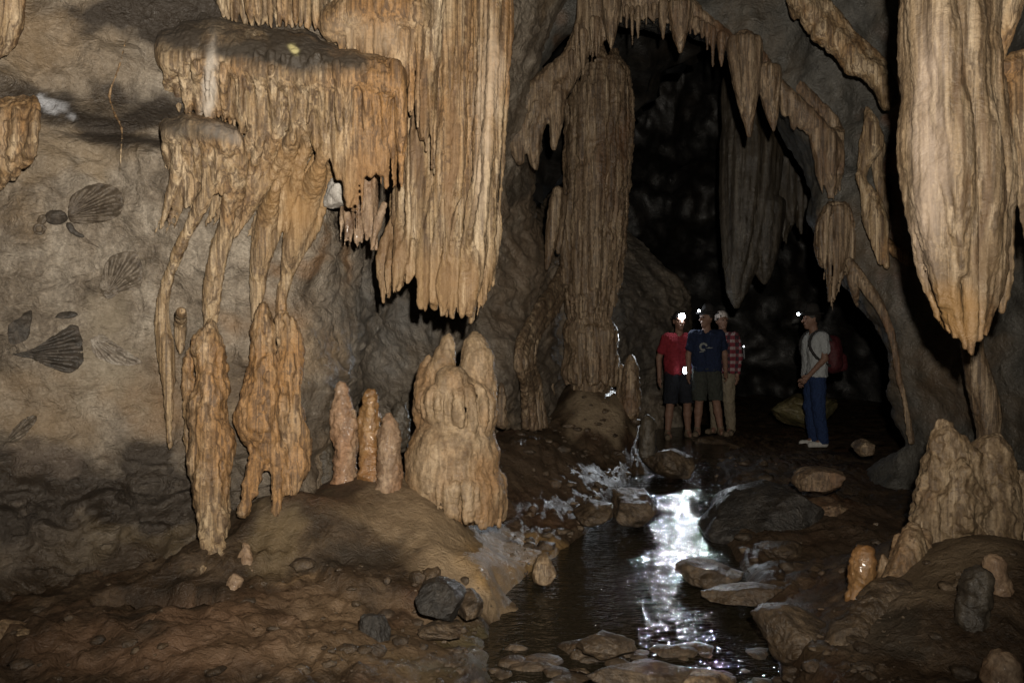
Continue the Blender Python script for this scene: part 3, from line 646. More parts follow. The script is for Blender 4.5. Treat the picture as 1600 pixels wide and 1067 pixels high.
for rows in (
    [(500, 160, 8), (487, 190, 9), (466, 270, 8), (450, 322, 8), (425, 372, 9), (410, 420, 10), (402, 462, 8), (396, 500, 3)],
    [(540, 130, 9), (526, 180, 9), (520, 240, 8), (512, 290, 7), (495, 350, 7), (464, 400, 8), (446, 440, 8), (440, 470, 6), (440, 505, 6)],
    [(506, 232, 5), (494, 275, 14), (482, 310, 18), (468, 350, 19), (454, 395, 12), (445, 430, 6)],
    [(470, 170, 7), (446, 235, 7), (420, 280, 7), (398, 310, 9), (378, 345, 7), (362, 372, 3)],
    [(440, 170, 8), (425, 225, 8), (408, 262, 9), (390, 300, 9), (376, 330, 4)],
    [(433, 285, 6), (420, 330, 14), (410, 380, 14), (402, 430, 10), (398, 470, 4)],
    [(455, 215, 9), (448, 240, 10), (436, 275, 6), (428, 300, 2)]):
    wallstrand(S, rows, first=4.24)
rnd = random.Random(77)
for i in range(30):
    x0 = rnd.uniform(385, 600); y0 = rnd.uniform(170, 215); ln = rnd.uniform(60, 170) * (1.15 if x0 < 540 else .9); sl = -.42 if x0 < 520 else -.12; r = rnd.uniform(2.5, 6)
    wallstrand(S, [(x0, y0, r), (x0 + sl * ln * .3, y0 + ln * .35, r * 1.1), (x0 + sl * ln * .75, y0 + ln * .7, r * .8), (x0 + sl * ln * 1.1, y0 + ln, 1.2)], first=4.27, lift=.015)
tag(S.build("flowstone_drapery", M_FLOWST, FLOWFINE, seed=2, stain=lambda v: stains(v, A_ST, 6)), "wide flowstone drapery of many thin drips falling from a dark sloping ledge", "flowstone drapery")

S = Sdf(0.010, 0.02)
drape(S, [(-70, 305), (40, 325)], [(-70, 508), (45, 502)], [(0, 10), (.2, 34), (.35, 40), (.6, 44), (.8, 44), (1, 48)], -70, float(hit(400, 12)[1]) - .03, 24, seed=3, rf=0.6, bulge=0.03, lean=.02)
tag(S.build("dripstone_fringe", M_FLOW, FLOWFINE, seed=3), "short fringe of rusty dripstone at the top edge above the dark ledge", "dripstone fringe")

S = Sdf(0.0095, 0.02)
C_ST = [(300, 200, 60, 22, 6, (0.05, 0.04, 0.03), .9), (345, 206, 34, 14, 20, (0.17, 0.15, 0.13), .6)]
for x, y, r in ((270, 212, 16), (300, 206, 20), (330, 212, 22), (358, 226, 22)): S.path([P(x, y, 4.2), P(x - 6, y - 18, 4.55)], np.array([r, r]) / F * 4.25, k=0.05)
drape(S, [(200, 256), (330, 256)], [(200, 372), (240, 384), (330, 372)], [(0, 262), (.1, 270), (.25, 250), (.4, 285), (.6, 300), (.8, 310), (1, 290)], 206, 4.16, 22, bulge=0.03, seed=27, rf=0.58, wig=0.05, vary=(.6, 1.5), tip=.2, lean=.1, tstart=.5)
for rows in (
    [(278, 240, 7), (274, 275, 6), (266, 305, 5), (258, 335, 3), (250, 360, 1.5)],
    [(345, 240, 8), (338, 268, 9), (322, 305, 8), (306, 336, 8), (284, 380, 8), (265, 430, 7), (255, 470, 8), (253, 500, 9), (258, 545, 11), (263, 600, 8), (265, 680, 3), (266, 700, 1.5)],
    [(318, 240, 8), (312, 272, 7), (300, 300, 5), (290, 325, 2)],
    [(365, 240, 10), (362, 285, 12), (354, 350, 9), (340, 392, 9), (331, 440, 10), (327, 480, 8), (328, 515, 8)],
    [(380, 250, 7), (376, 300, 7), (368, 345, 6), (352, 385, 6), (342, 430, 6), (337, 500, 4)],
    [(283, 486, 6), (283, 500, 8), (282, 520, 6), (282, 550, 3)]):
    wallstrand(S, rows, first=4.2, lift=0.035)
rnd = random.Random(78)
for i in range(14):
    x0 = rnd.uniform(258, 382); y0 = rnd.uniform(240, 275); ln = rnd.uniform(40, 120); r = rnd.uniform(2.5, 5)
    wallstrand(S, [(x0, y0, r), (x0 - .12 * ln, y0 + ln * .4, r), (x0 - .34 * ln, y0 + ln, 1)], first=4.24, lift=.012)
tag(S.build("flowstone_drapery", M_FLOWST, FLOWFINE, seed=4, stain=lambda v: stains(v, C_ST, 6)), "small hooded flowstone drapery whose strands run down in two long crooked ribbons", "flowstone drapery")

S = Sdf(0.010, 0.025)
wallstrand(S, [(328, 505, 9), (325, 535, 19), (326, 592, 23), (325, 644, 25), (329, 690, 29), (330, 722, 30), (331, 750, 27), (333, 808, 21), (336, 860, 19), (338, 905, 26)], lift=.10, sc=(1, 1, 1))
for x0, x1, r in ((316, 318, 7), (328, 330, 8), (340, 345, 7)): wallstrand(S, [(x0, 735, r), (x0 + 1, 790, r), (x1, 850, r * .9), (x1 + 2, 900, r * .8)], lift=.17)
wallstrand(S, [(297, 550, 8), (296, 620, 9), (299, 695, 7), (300, 740, 2)], lift=.04); wallstrand(S, [(347, 560, 7), (350, 650, 9), (352, 720, 8)], lift=.07)
tag(S.build("flowstone_column", M_FLOW, [(0.03, 5, 3, 'n'), (0.014, (20, 20, 7), 3, 'r'), (0.005, 50, 2, 'n')], seed=5), "lumpy tan flowstone column swelling and narrowing down to the floor against the wall", "column")

S = Sdf(0.010, 0.025)
wallstrand(S, [(412, 480, 8), (412, 530, 16), (412, 571, 19), (408, 614, 29), (406, 661, 30), (414, 700, 22)], lift=.09, sc=(1, 1, 1))
for r in ([(404, 690, 10), (394, 730, 9), (380, 800, 6)], [(416, 690, 10), (406, 735, 8), (398, 775, 4)], [(428, 690, 11), (431, 740, 10), (430, 800, 9)], [(440, 690, 9), (441, 745, 8), (440, 785, 6)],
          [(440, 490, 7), (449, 515, 13), (455, 571, 17), (457, 635, 15), (462, 679, 17), (460, 730, 15), (454, 770, 9)], [(470, 640, 7), (474, 690, 8), (468, 745, 6)]):
    wallstrand(S, r, k=0.02, lift=.13)
tag(S.build("flowstone_column", M_FLOW, [(0.03, 5, 3, 'n'), (0.014, (20, 20, 7), 3, 'r'), (0.005, 50, 2, 'n')], seed=6), "double flowstone column hollowed at its foot, beside the row of stalagmites", "column")

S = Sdf(0.010, 0.02)
drape(S, [(260, 545), (390, 528)], [(260, 590), (390, 592)], [(0, 372), (.2, 388), (.35, 376), (.5, 392), (.65, 370), (.8, 385), (1, 402)], 220, 4.62, 9, seed=31, bulge=0.05, rf=0.7)
strand(S, [(600, 320, 4.55, 5), (588, 355, 4.55, 5), (580, 390, 4.55, 3)])
tag(S.build("flowstone_drapery", M_PINK, FLOW, seed=7), "short ragged brown drapery tucked behind the left edge of the great curtain", "flowstone drapery")
S = Sdf(0.010, 0.02); S.ball(P(533, 296, 4.62), 0.07, (1, 1, .8)); S.ball(P(520, 312, 4.64), 0.05)
M_PALE = rock_mat("pale_calcite", (0.2, 0.18, 0.16, 1), (0.38, 0.36, 0.33, 1), (0.5, 0.47, 0.44, 1), (0.3, 0.25, 0.2, 1))
tag(S.build("calcite_knob", M_PALE, ROCK[1:], seed=8), "pale grey calcite knob between the hanging drips", "calcite knob")

S = Sdf(0.011, 0.02)
drape(S, [(-80, -60), (100, -60)], [(-80, 42), (60, 26), (100, 12)], [(0, 120), (.5, 100), (1, 85)], -80, 3.75, 8, seed=41, bulge=.05)
tag(S.build("stalactite_column", M_FLOW, FLOW, seed=9), "tan ribbed stalactite cut off by the upper left corner", "stalactite")
S = Sdf(0.011, 0.02)
for i in range(15):
    t = i / 14; x0 = -70 + 126 * t; x1 = x0 - 46 + 20 * t; y1 = 345 - 85 * t ** 2 + (i * 37 % 23 - 11)
    strand(S, [(x0 - 2, 150 + (i * 13 % 9), 3.98, 5), (x0, 178, 3.90 - .02 * (i % 3), 6), ((x0 + x1) / 2 + 5, 240, 3.88 - .02 * (i % 3), 6), (x1, y1, 3.98, 3)])
S.path([P(-110, 250, 4.05), P(-40, 250, 4.03), P(10, 215, 4.05)], [.12, .12, .06], k=.04)
tag(S.build("flowstone_drapery", M_FLOW, FLOW, seed=10), "fan of tan flowstone sweeping to the left picture edge below the dark recess", "flowstone drapery")

# stalagmites on the left-hand mound
def stalagmite(rows, label, mat=M_PINK, seed=0, h=0.010, disp=None, group=None, name="stalagmite", fl=0):
    S = Sdf(h, 0.02); strand(S, rows)
    if fl:
        r = np.asarray(rows, float); fluted(S, r[:, [0, 1, 3]], rows[0][2], fl, seed=seed, core=0, fy=1)
    return tag(S.build(name, mat, disp or [(0.018, 8, 2, 'n'), (0.010, (20, 20, 28), 2, 'w'), (0.006, 45, 2, 'n')], seed=seed), label, "stalagmite", group)
stalagmite([(534, 598, 4.9, 3), (535, 615, 4.9, 9), (537, 658, 4.9, 20), (541, 702, 4.9, 17), (539, 735, 4.9, 16), (538, 775, 4.9, 22)], "tall pointed stalagmite with a wrinkled shaft, first of the row of three", seed=11)
stalagmite([(580, 614, 4.9, 7), (578, 640, 4.9, 15), (577, 670, 4.9, 17), (578, 723, 4.9, 16), (576, 790, 4.9, 22)], "orange tipped stalagmite standing in the middle of the row of three", M_ORANGE, 12)
stalagmite([(608, 650, 4.8, 6), (609, 675, 4.8, 15), (609, 700, 4.8, 17), (608, 745, 4.8, 18), (607, 772, 4.8, 21), (610, 785, 4.8, 21), (610, 815, 4.8, 24)], "blunt stalagmite on a pale cracked pedestal, third of the row of three", M_PINK, 13)
stalagmite([(495, 650, 5.0, 6), (500, 675, 5.0, 14), (504, 700, 5.0, 18), (504, 755, 5.0, 24)], "squat grey stalagmite stub beside the hollow column", M_FLOWGREY, 14)
stalagmite([(625, 632, 5.5, 6), (624, 650, 5.5, 13), (622, 690, 5.5, 18)], "small grey stalagmite peak behind the row of three", M_FLOWGREY, 15)
stalagmite([(384, 853, 4.1, 6), (384, 866, 4.1, 9), (385, 905, 4.05, 12)], "tiny pink stalagmite alone on the dark ledge left of the mound", M_PINK, 16)
stalagmite([(365, 908, 3.9, 9), (364, 918, 3.9, 9), (366, 940, 3.9, 11)], "tiny flat topped stalagmite stub on the rim of the dark hollow", M_PINK, 17)
# tiered stalagmite
S = Sdf(0.0095, 0.03); Yd = 5.0
strand(S, [(702, 523, Yd, 4), (700, 538, Yd, 11), (695, 560, Yd, 18), (688, 590, Yd, 27), (688, 630, Yd, 34)], k=.008); strand(S, [(742, 523, Yd + .03, 7), (744, 540, Yd + .03, 19), (745, 565, Yd + .03, 27), (743, 600, Yd + .03, 31), (742, 650, Yd + .03, 34)], k=.008)
strand(S, [(671, 556, Yd + .04, 5), (667, 580, Yd + .04, 13), (667, 615, Yd + .02, 20), (668, 655, Yd, 22)], k=.01)
S.path([P(705, 598, Yd - .12), P(706, 640, Yd - .06)], np.array([26, 46]) / F * Yd); S.path([P(730, 620, Yd), P(722, 655, Yd)], np.array([38, 46]) / F * Yd)
skirt(S, 712, 604, 662, 57, Yd, 30, seed=3, rpx=6, ends=[(0, 640), (.5, 654), (1, 674)], fy=1, k=.005)
S.path([P(708, 702, Yd), P(702, 738, Yd), P(702, 762, Yd)], np.array([68, 69, 64]) / F * Yd, k=.008); S.path([P(724, 704, Yd + .02), P(726, 762, Yd)], np.array([56, 57]) / F * Yd, k=.01)
S.path([P(714, 640, Yd + .03), P(712, 680, Yd + .02)], np.array([58, 60]) / F * Yd, k=.008)
skirt(S, 713, 735, 800, 72, Yd, 28, seed=5, rpx=6, ends=[(0, 765), (.4, 782), (.5, 794), (.8, 810), (1, 812)], a0=-.8, a1=1.9, fy=1, k=.005)
tag(S.build("tiered_stalagmite", M_DOME, [(0.02, 6, 2, "n"), (0.005, (20, 20, 4), 2, "r"), (0.006, (24, 24, 40), 2, "w"), (0.003, 60, 2, "n")], seed=18), "massive two tiered stalagmite with twin peaks and a fluted skirt", "stalagmite")

# ------------------------------------------------------------------ centre: column and its neighbours
S = Sdf(0.016, 0.03); Ye = 9.0
fluted(S, [(935, 84, 26), (937, 100, 38), (936, 120, 44), (936, 170, 49), (933, 260, 47), (928, 330, 46), (925, 400, 45), (923, 460, 40), (921, 510, 33)], Ye, 22, seed=2, fy=.9, rf=.5, k=.02)
fluted(S, [(921, 505, 32), (921, 520, 38), (921, 545, 37), (923, 598, 40)], Ye, 18, seed=3, fy=.9, rf=.5)
skirt(S, 922, 510, 545, 37, Ye - .02, 18, seed=6, rpx=4); skirt(S, 923, 548, 600, 39, Ye - .02, 20, seed=7, rpx=4)
strand(S, [(892, 330, Ye - .1, 12), (886, 380, Ye - .1, 10), (883, 440, Ye - .1, 6)])
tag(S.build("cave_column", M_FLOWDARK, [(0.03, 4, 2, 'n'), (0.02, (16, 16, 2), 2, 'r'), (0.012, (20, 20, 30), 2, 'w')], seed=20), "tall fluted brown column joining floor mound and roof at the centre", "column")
S = Sdf(0.016, 0.03)
for dx, r, lf in ((-8, 6, .08), (0, 8, .12), (8, 7, .14), (15, 5, .10)):
    wallstrand(S, [(886 + dx * .3, 415 + dx, r * .7), (868 + dx * .6, 455 + dx, r), (842 + dx * .8, 495 + dx * .6, r * 1.1), (823 + dx, 530, r * 1.15), (818 + dx, 565, r), (826 + dx, 600, r), (832 + dx * 1.3, 665, r * 1.2)], lift=lf, k=.012)
wallstrand(S, [(878, 440, 6), (874, 470, 5), (872, 490, 2)], lift=.06)
tag(S.build("flowstone_ribbon", M_FLOWDARK, FLOW, seed=21), "curved leg of flowstone leaning from the column foot to the floor", "flowstone ribbon")
S = Sdf(0.014, 0.02)
strand(S, [(872, 300, 8.2, 10), (864, 350, 8.2, 11), (860, 385, 8.2, 8), (854, 420, 8.2, 3)]); strand(S, [(880, 310, 8.25, 7), (874, 370, 8.25, 7), (872, 395, 8.25, 3)])
tag(S.build("stalactite", M_FLOWDARK, FLOWFINE, seed=22), "slim pale stalactite hanging against the left flank of the column", "stalactite")
stalagmite([(986, 558, 8.9, 5), (986, 570, 8.9, 10), (985, 600, 8.9, 14), (984, 640, 8.9, 18)], "blunt grey stalagmite on the mound right of the column foot", M_FLOWDARK, 23, .014)
stalagmite([(971, 572, 9.0, 4), (972, 590, 9.0, 7), (972, 625, 9.0, 10)], "thin small stalagmite squeezed between column foot and blunt stalagmite", M_FLOWDARK, 24, .014)
stalagmite([(1012, 654, 8.1, 6), (1012, 668, 8.1, 11), (1010, 705, 8.1, 13)], "dark stub of a stalagmite beside the wet shining ledge", M_FLOWGREY, 25, .014)
stalagmite([(861, 588, 9.0, 3), (860, 600, 9.0, 5), (860, 625, 9.0, 7)], "tiny stalagmite in the shadow left of the column foot", M_FLOWDARK, 26, .014)
stalagmite([(783, 600, 7.0, 3), (784, 620, 7.0, 7), (784, 660, 7.0, 10)], "small dark stalagmite right behind the tiered stalagmite", M_FLOWDARK, 27, .014)

# ------------------------------------------------------------------ the arch and its fringe
S = Sdf(0.016, 0.03); Ya = 7.35
for r in ([(950, 0, Ya, 22), (925, 30, Ya, 20), (893, 88, Ya, 14), (850, 128, Ya, 15), (818, 168, Ya, 13), (806, 215, Ya, 12), (812, 250, Ya, 8)],
          [(930, 20, Ya, 14), (905, 95, Ya, 10), (872, 150, Ya - .03, 12), (845, 190, Ya - .03, 10), (834, 232, Ya, 8), (836, 262, Ya, 5)],
          [(880, 110, Ya, 8), (846, 150, Ya - .05, 8), (822, 200, Ya - .05, 7), (820, 235, Ya, 5)],
          [(873, 138, Ya - .05, 12), (870, 180, Ya - .05, 11), (866, 215, Ya - .05, 6), (865, 234, Ya - .05, 2)]): strand(S, r)
drape(S, [(-40, 905), (100, 898)], [(-40, 965), (60, 962)], [(0, 95), (.2, 80), (.5, 92), (.8, 60), (1, 50)], -40, Ya - .08, 10, seed=51, bulge=.03, rf=.6, tip=.25)
tag(S.build("flowstone_drapery", M_FLOWDARK, FLOW, seed=28), "branching drapery swinging down the left shoulder of the arch", "flowstone drapery")
S = Sdf(0.016, 0.03)
S.path([P(940, -10, Ya), P(1000, 0, Ya), P(1060, 12, Ya), P(1100, 36, Ya), P(1145, 70, Ya - .02), P(1185, 92, Ya - .05)], np.array([26, 22, 20, 15, 13, 14]) / F * Ya)
rnd = random.Random(8)
for i in range(34):
    x = 955 + i * 6.6 + rnd.uniform(-3, 3); y = float(np.interp(x, [940, 1060, 1100, 1190], [4, 22, 44, 92])); l = rnd.uniform(8, 26)
    strand(S, [(x, y - 6, Ya - .08 + rnd.uniform(-.05, .05), 4), (x, y + l * .5, Ya - .08, 3.2), (x, y + l, Ya - .08, 1.2)], n=4)
tag(S.build("dripstone_fringe", M_FLOWDARK, FLOWFINE, seed=29), "fine toothed dripstone fringe along the crown of the arch", "dripstone fringe")
S = Sdf(0.016, 0.03)
S.path([P(1188, 84, Ya - .05), P(1208, 125, Ya - .1), P(1240, 160, Ya - .1), P(1275, 195, Ya - .1), P(1302, 232, Ya - .1), P(1312, 270, Ya - .1)], np.array([8, 10, 11, 12, 13, 8]) / F * Ya)
S.path([P(1195, 80, Ya + .1), P(1250, 140, Ya + .1), P(1300, 190, Ya + .05), P(1325, 250, Ya + .05), P(1328, 290, Ya + .05)], np.array([6, 10, 10, 9, 3]) / F * Ya)
drape(S, [(200, 1268), (320, 1288)], [(200, 1318), (320, 1312)], [(0, 300), (.5, 318), (1, 296)], 210, Ya - .12, 6, seed=55, bulge=.02, tip=.4)
for x, y, l in ((1226, 160, 22), (1240, 172, 30), (1262, 190, 18), (1274, 200, 32), (1252, 180, 22)): strand(S, [(x, y - 8, Ya - .12, 7), (x, y + l * .5, Ya - .12, 5), (x, y + l, Ya - .12, 1.5)])
tag(S.build("flowstone_drapery", M_FLOWDARK, FLOW, seed=30), "thick rope of flowstone curving down the right shoulder of the arch", "flowstone drapery")
def stalactite(x, y0, y1, w, Y, label, seed, mat=M_FLOWDARK, group=None, n=7, lean=0, h=0.012):
    S = Sdf(h, 0.015); H = y1 - y0
    ax = [(x, y0, w * .55), (x + lean * .2, y0 + H * .2, w * .5), (x + lean * .5, y0 + H * .5, w * .38), (x + lean * .8, y0 + H * .8, w * .2), (x + lean, y1, max(1.2, w * .06))]
    if w > 16: fluted(S, ax, Y, n, seed=seed, fy=.9, core=.95)
    else: strand(S, [(a, b, Y, c) for a, b, c in ax])
    return tag(S.build("stalactite", mat, FLOWFINE, seed=seed), label, "stalactite", group)
GA = "stalactites fringing the arch"
stalactite(1163, 66, 213, 40, Ya - .2, "largest brown stalactite of the arch, a blunt tongue right of its crown", 61, group=GA, n=9, lean=8)
stalactite(1200, 110, 205, 27, Ya - .18, "second largest arch stalactite, beside the blunt brown tongue", 62, group=GA, lean=9)
stalactite(1063, 8, 82, 27, Ya - .18, "stout reddish stalactite hanging from the crown of the arch", 63, group=GA, mat=M_FLOWDARK)
stalactite(1036, 6, 62, 15, Ya - .18, "pale pointed stalactite just left of the stout reddish one", 64, group=GA)
stalactite(955, 0, 77, 22, Ya - .18, "broad pointed stalactite in front of the dark column top", 65, group=GA)
stalactite(911, 50, 119, 12, Ya - .2, "long thin stalactite over the column's left shoulder", 66, group=GA)
for i, (x, y0, y1, w) in enumerate([(901, 40, 90, 8), (926, 30, 92, 10), (932, 30, 90, 9), (893, 80, 130, 7), (979, 10, 45, 6), (988, 12, 71, 7), (997, 12, 61, 8), (1010, 8, 40, 6), (1048, 20, 50, 7), (1078, 20, 54, 9), (1097, 36, 60, 8), (1105, 40, 79, 8), (1114, 44, 105, 8), (1127, 54, 105, 12), (1141, 66, 84, 7), (970, 8, 36, 6), (1022, 8, 36, 7)]):
    stalactite(x, y0, y1, w, Ya - .12, "small thin stalactite in the fringe of the arch", 70 + i, group="small stalactites of the arch fringe", h=0.011)

S = Sdf(0.018, 0.03)
drape(S, [(320, 1292), (350, 1274), (490, 1276)], [(320, 1326), (350, 1342), (430, 1334), (490, 1318)], [(0, 400), (.15, 425), (.3, 452), (.45, 494), (.6, 488), (.75, 430), (.9, 450), (1, 410)], 322, min(float(hit(1330, 400, BV_ARCH)[1]), 7.3) - .06, 11, bulge=.05, seed=58, rf=.62, tip=.25, tstart=.6, vary=(.6, 1.5))
tag(S.build("stalactite", M_FLOWDARK, FLOW, seed=31), "broad brown hanging blade on the right jamb of the arch", "stalactite")
S = Sdf(0.016, 0.03)
wallstrand(S, [(1328, 410, 8), (1352, 446, 9), (1374, 478, 8), (1392, 520, 5), (1400, 560, 4), (1404, 590, 4), (1413, 625, 4), (1424, 690, 6)], lift=.02, bv=BV_ARCH)
wallstrand(S, [(1332, 430, 8), (1336, 455, 6), (1339, 480, 2)], lift=.05, bv=BV_ARCH)
tag(S.build("flowstone_ribbon", M_FLOWDARK, FLOWFINE, seed=32), "thin rib of flowstone outlining the lower right jamb of the arch", "flowstone ribbon")
# far formations inside the passage
S = Sdf(0.022, 0.03)
fluted(S, [(1172, 130, 40), (1172, 200, 38), (1174, 230, 42), (1170, 300, 40), (1163, 380, 30), (1153, 440, 19), (1150, 466, 13), (1150, 480, 5)], 11.0, 17, seed=10, fy=.7)
fluted(S, [(1196, 320, 24), (1194, 400, 17), (1194, 442, 5)], 11.0, 7, seed=11)
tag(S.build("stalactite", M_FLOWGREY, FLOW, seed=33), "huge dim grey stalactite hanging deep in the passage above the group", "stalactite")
S = Sdf(0.022, 0.03)
drape(S, [(230, 1205), (400, 1215)], [(230, 1290), (400, 1282)], [(0, 350), (.2, 385), (.4, 340), (.6, 378), (.8, 345), (1, 360)], 240, 11.4, 10, seed=57, bulge=.05)
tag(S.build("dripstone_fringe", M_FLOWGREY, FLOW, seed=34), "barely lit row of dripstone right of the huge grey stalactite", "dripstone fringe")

# ------------------------------------------------------------------ right-hand dripstone
S = Sdf(0.014, 0.025)
up = [(1242, -30), (1278, 0), (1326, 59), (1369, 94), (1387, 122), (1390, 150)]; lo_ = [(1238, 10), (1251, 22), (1274, 63), (1310, 88), (1324, 112), (1341, 108), (1373, 138), (1386, 170)]
ua = np.array(up, float); la = np.array(lo_, float)
S.path([P(x + 3, y + 12, 6.72 - .3 * i / 5) for i, (x, y) in enumerate(up)], np.array([14, 16, 15, 13, 9, 7]) / F * 6.6, k=.05)
for i in range(34):
    t = i / 33; a = np.array([np.interp(t, np.linspace(0, 1, len(ua)), ua[:, k]) for k in (0, 1)]); b = np.array([np.interp(t, np.linspace(0, 1, len(la)), la[:, k]) for k in (0, 1)])
    Yh = 6.62 - .25 * t + .02 * (i % 3); S.path([P(a[0], a[1] + 4, Yh + .08), P((a[0] * .6 + b[0] * .4), (a[1] * .5 + b[1] * .5), Yh - .02), P(b[0], b[1] + (i * 7 % 5) - 2, Yh + .04)], np.array([7, 8, 4]) / F * Yh, k=.04)
strand(S, [(1236, -20, 6.7, 9), (1240, 12, 6.7, 7), (1241, 30, 6.7, 2)])
tag(S.build("flowstone_drapery", M_FLOW, FLOW, seed=35), "pale diagonal drapery crossing the grey vault above the arch's right side", "flowstone drapery")
S = Sdf(0.014, 0.025)
wallstrand(S, [(1354, 170, 4), (1363, 200, 11), (1366, 228, 13), (1352, 258, 9), (1348, 282, 7), (1360, 312, 14), (1372, 345, 15), (1376, 380, 11), (1386, 416, 4)], lift=.16, bv=BV_ARCH, k=.01)
wallstrand(S, [(1356, 178, 3), (1352, 210, 6), (1346, 245, 5), (1344, 275, 5), (1350, 300, 5), (1354, 335, 6), (1364, 375, 6), (1376, 412, 3)], lift=.2, bv=BV_ARCH, k=.01)
wallstrand(S, [(1376, 225, 8), (1371, 260, 9), (1382, 300, 9), (1388, 340, 5)], lift=.03, bv=BV_ARCH); wallstrand(S, [(1372, 372, 8), (1395, 388, 8), (1412, 400, 8), (1426, 412, 5)], lift=.06, bv=BV_ARCH)
tag(S.build("flowstone_ribbon", M_FLOW, FLOW, seed=36), "twisted flowstone ribbon in an S-shape left of the great right-hand stalactite", "flowstone ribbon")
S = Sdf(0.009, 0.009); Yj = 3.6
L = [(-80, 1402), (0, 1408), (250, 1411), (330, 1418), (400, 1430), (470, 1446), (555, 1490)]; R = [(-80, 1530), (0, 1537), (200, 1566), (300, 1576), (400, 1578), (500, 1568), (555, 1540)]
drape(S, L, R, [(0, 494), (.12, 516), (.28, 532), (.42, 548), (.5, 556), (.56, 548), (.62, 524), (.72, 530), (.8, 520), (.88, 530), (.95, 500), (1, 470)], -80, Yj, 11, bulge=0.16, seed=64, rf=.75, tip=.5, back=.14, vary=(.7, 1.5), jit=.05)
drape(S, L, R, [(0, 400), (.2, 470), (.35, 480), (.5, 400), (.7, 430), (.9, 380), (1, 360)], -80, Yj - .03, 6, bulge=0.16, seed=65, rf=.7, tip=.5, backing=False, vary=(.7, 1.5))
S.path([P(1480, -80, Yj + .18), P(1490, 200, Yj + .18), P(1505, 420, Yj + .16), P(1508, 500, Yj + .12)], np.array([66, 70, 58, 30]) / F * Yj, k=.04)
M_WETST = rock_mat("stained_wet_flowstone", (0.05, 0.03, 0.015, 1), (0.20, 0.14, 0.08, 1), (0.34, 0.265, 0.18, 1), (0.19, 0.105, 0.045, 1), streak=.8, stretch=(13, 13, 1.0), rough=(0.42, 0.75), spec=.4, stain=True)
J_ST = [(1455, 230, 26, 190, 2, (0.34, 0.27, 0.215), .6), (1480, 490, 55, 45, 30, (0.22, 0.125, 0.045), .8), (1545, 420, 26, 50, 0, (0.13, 0.085, 0.045), .8), (1500, 200, 6, 200, 1, (0.09, 0.055, 0.03), .7), (1535, 300, 8, 160, 2, (0.10, 0.06, 0.032), .7)]
tag(S.build("great_stalactite", M_WETST, [(0.018, 3, 2, 'n'), (0.012, (20, 20, 1.0), 2, 'r'), (0.003, (22, 22, 36), 2, 'w'), (0.0015, 60, 2, 'n')], seed=37, stain=lambda v: stains(v, J_ST, 8)), "massive wet tan stalactite with deep folds hanging over the right-hand mound", "stalactite")
stalactite(1563, -40, 93, 58, 3.75, "dark pointed stalactite at the top right behind the massive one", 90, M_FLOW, n=9, h=.009)
S = Sdf(0.010, 0.02)
S.path([P(1560, 112, 3.95), P(1610, 104, 3.95), P(1680, 110, 3.95)], [.05, .07, .07], k=.04); S.path([P(1690, 115, 3.98), P(1720, -60, 4.02), P(1740, -420, 4.1)], [.12, .16, .28], k=.1); S.path([P(1640, 115, 3.98), P(1690, 0, 4.0), P(1720, -60, 4.02)], [.10, .14, .18], k=.1)
drape(S, [(100, 1545), (220, 1560), (460, 1572)], [(100, 1690), (460, 1690)], [(0, 190), (.1, 270), (.2, 335), (.3, 380), (.4, 462), (.6, 440), (.8, 480), (1, 500)], 108, 3.95, 15, seed=66, bulge=.05, rf=.65)
tag(S.build("flowstone_drapery", M_FLOW, FLOW, seed=38), "slanting tan drapery on the right edge behind the massive stalactite", "flowstone drapery")
S = Sdf(0.014, 0.025)
strand(S, [(1520, 505, 5.6, 14), (1520, 545, 5.6, 15), (1530, 590, 5.6, 19), (1541, 630, 5.6, 18), (1544, 670, 5.6, 14), (1545, 705, 5.6, 16)])
tag(S.build("flowstone_ribbon", M_FLOWDARK, FLOW, seed=39), "narrow brown flowstone pillar on the wall between massive stalactite and twin peaks", "flowstone ribbon")
# right-hand mound
S = Sdf(0.009, 0.035); Ym = 4.0
for r in ([(1474, 660, Ym, 5), (1476, 680, Ym, 15), (1482, 720, Ym, 34), (1484, 770, Ym, 44), (1486, 840, Ym, 50)], [(1548, 686, Ym + .06, 10), (1549, 712, Ym + .06, 24), (1546, 760, Ym + .05, 36), (1540, 830, Ym, 44)],
          [(1462, 720, Ym - .05, 12), (1455, 770, Ym - .05, 18), (1452, 830, Ym - .05, 20)], [(1500, 740, Ym - .12, 20), (1490, 800, Ym - .12, 26), (1490, 840, Ym - .12, 24)], [(1515, 715, Ym, 14), (1520, 780, Ym - .05, 30)], [(1570, 740, Ym + .05, 12), (1573, 820, Ym + .05, 15)]): strand(S, r)
tag(S.build("stalagmite", M_WET, [(0.035, 5, 3, 'n'), (0.018, (13, 13, 8), 2, 'r'), (0.006, (26, 26, 36), 2, 'w')], seed=40), "big wet twin peaked stalagmite on the right-hand mound", "stalagmite")
stalagmite([(1592, 742, 4.1, 8), (1594, 765, 4.1, 16), (1596, 840, 4.1, 20)], "tan stalagmite cut by the right edge next to the twin peaks", M_WET, 41)
stalagmite([(1348, 864, 3.75, 12), (1347, 880, 3.75, 17), (1344, 905, 3.75, 18), (1338, 960, 3.75, 20)], "glossy orange finger shaped stalagmite at the foot of the right-hand mound", M_ORANGE, 42)
S = Sdf(0.009, 0.02)
for r in ([(1428, 828, 3.8, 12), (1420, 860, 3.75, 20), (1398, 905, 3.7, 17), (1388, 945, 3.65, 14)], [(1440, 838, 3.85, 12), (1434, 880, 3.75, 16)], [(1404, 838, 3.85, 6), (1402, 862, 3.82, 9), (1396, 890, 3.8, 10)], [(1380, 868, 3.8, 5), (1380, 890, 3.8, 8), (1382, 920, 3.75, 10)]): strand(S, r)
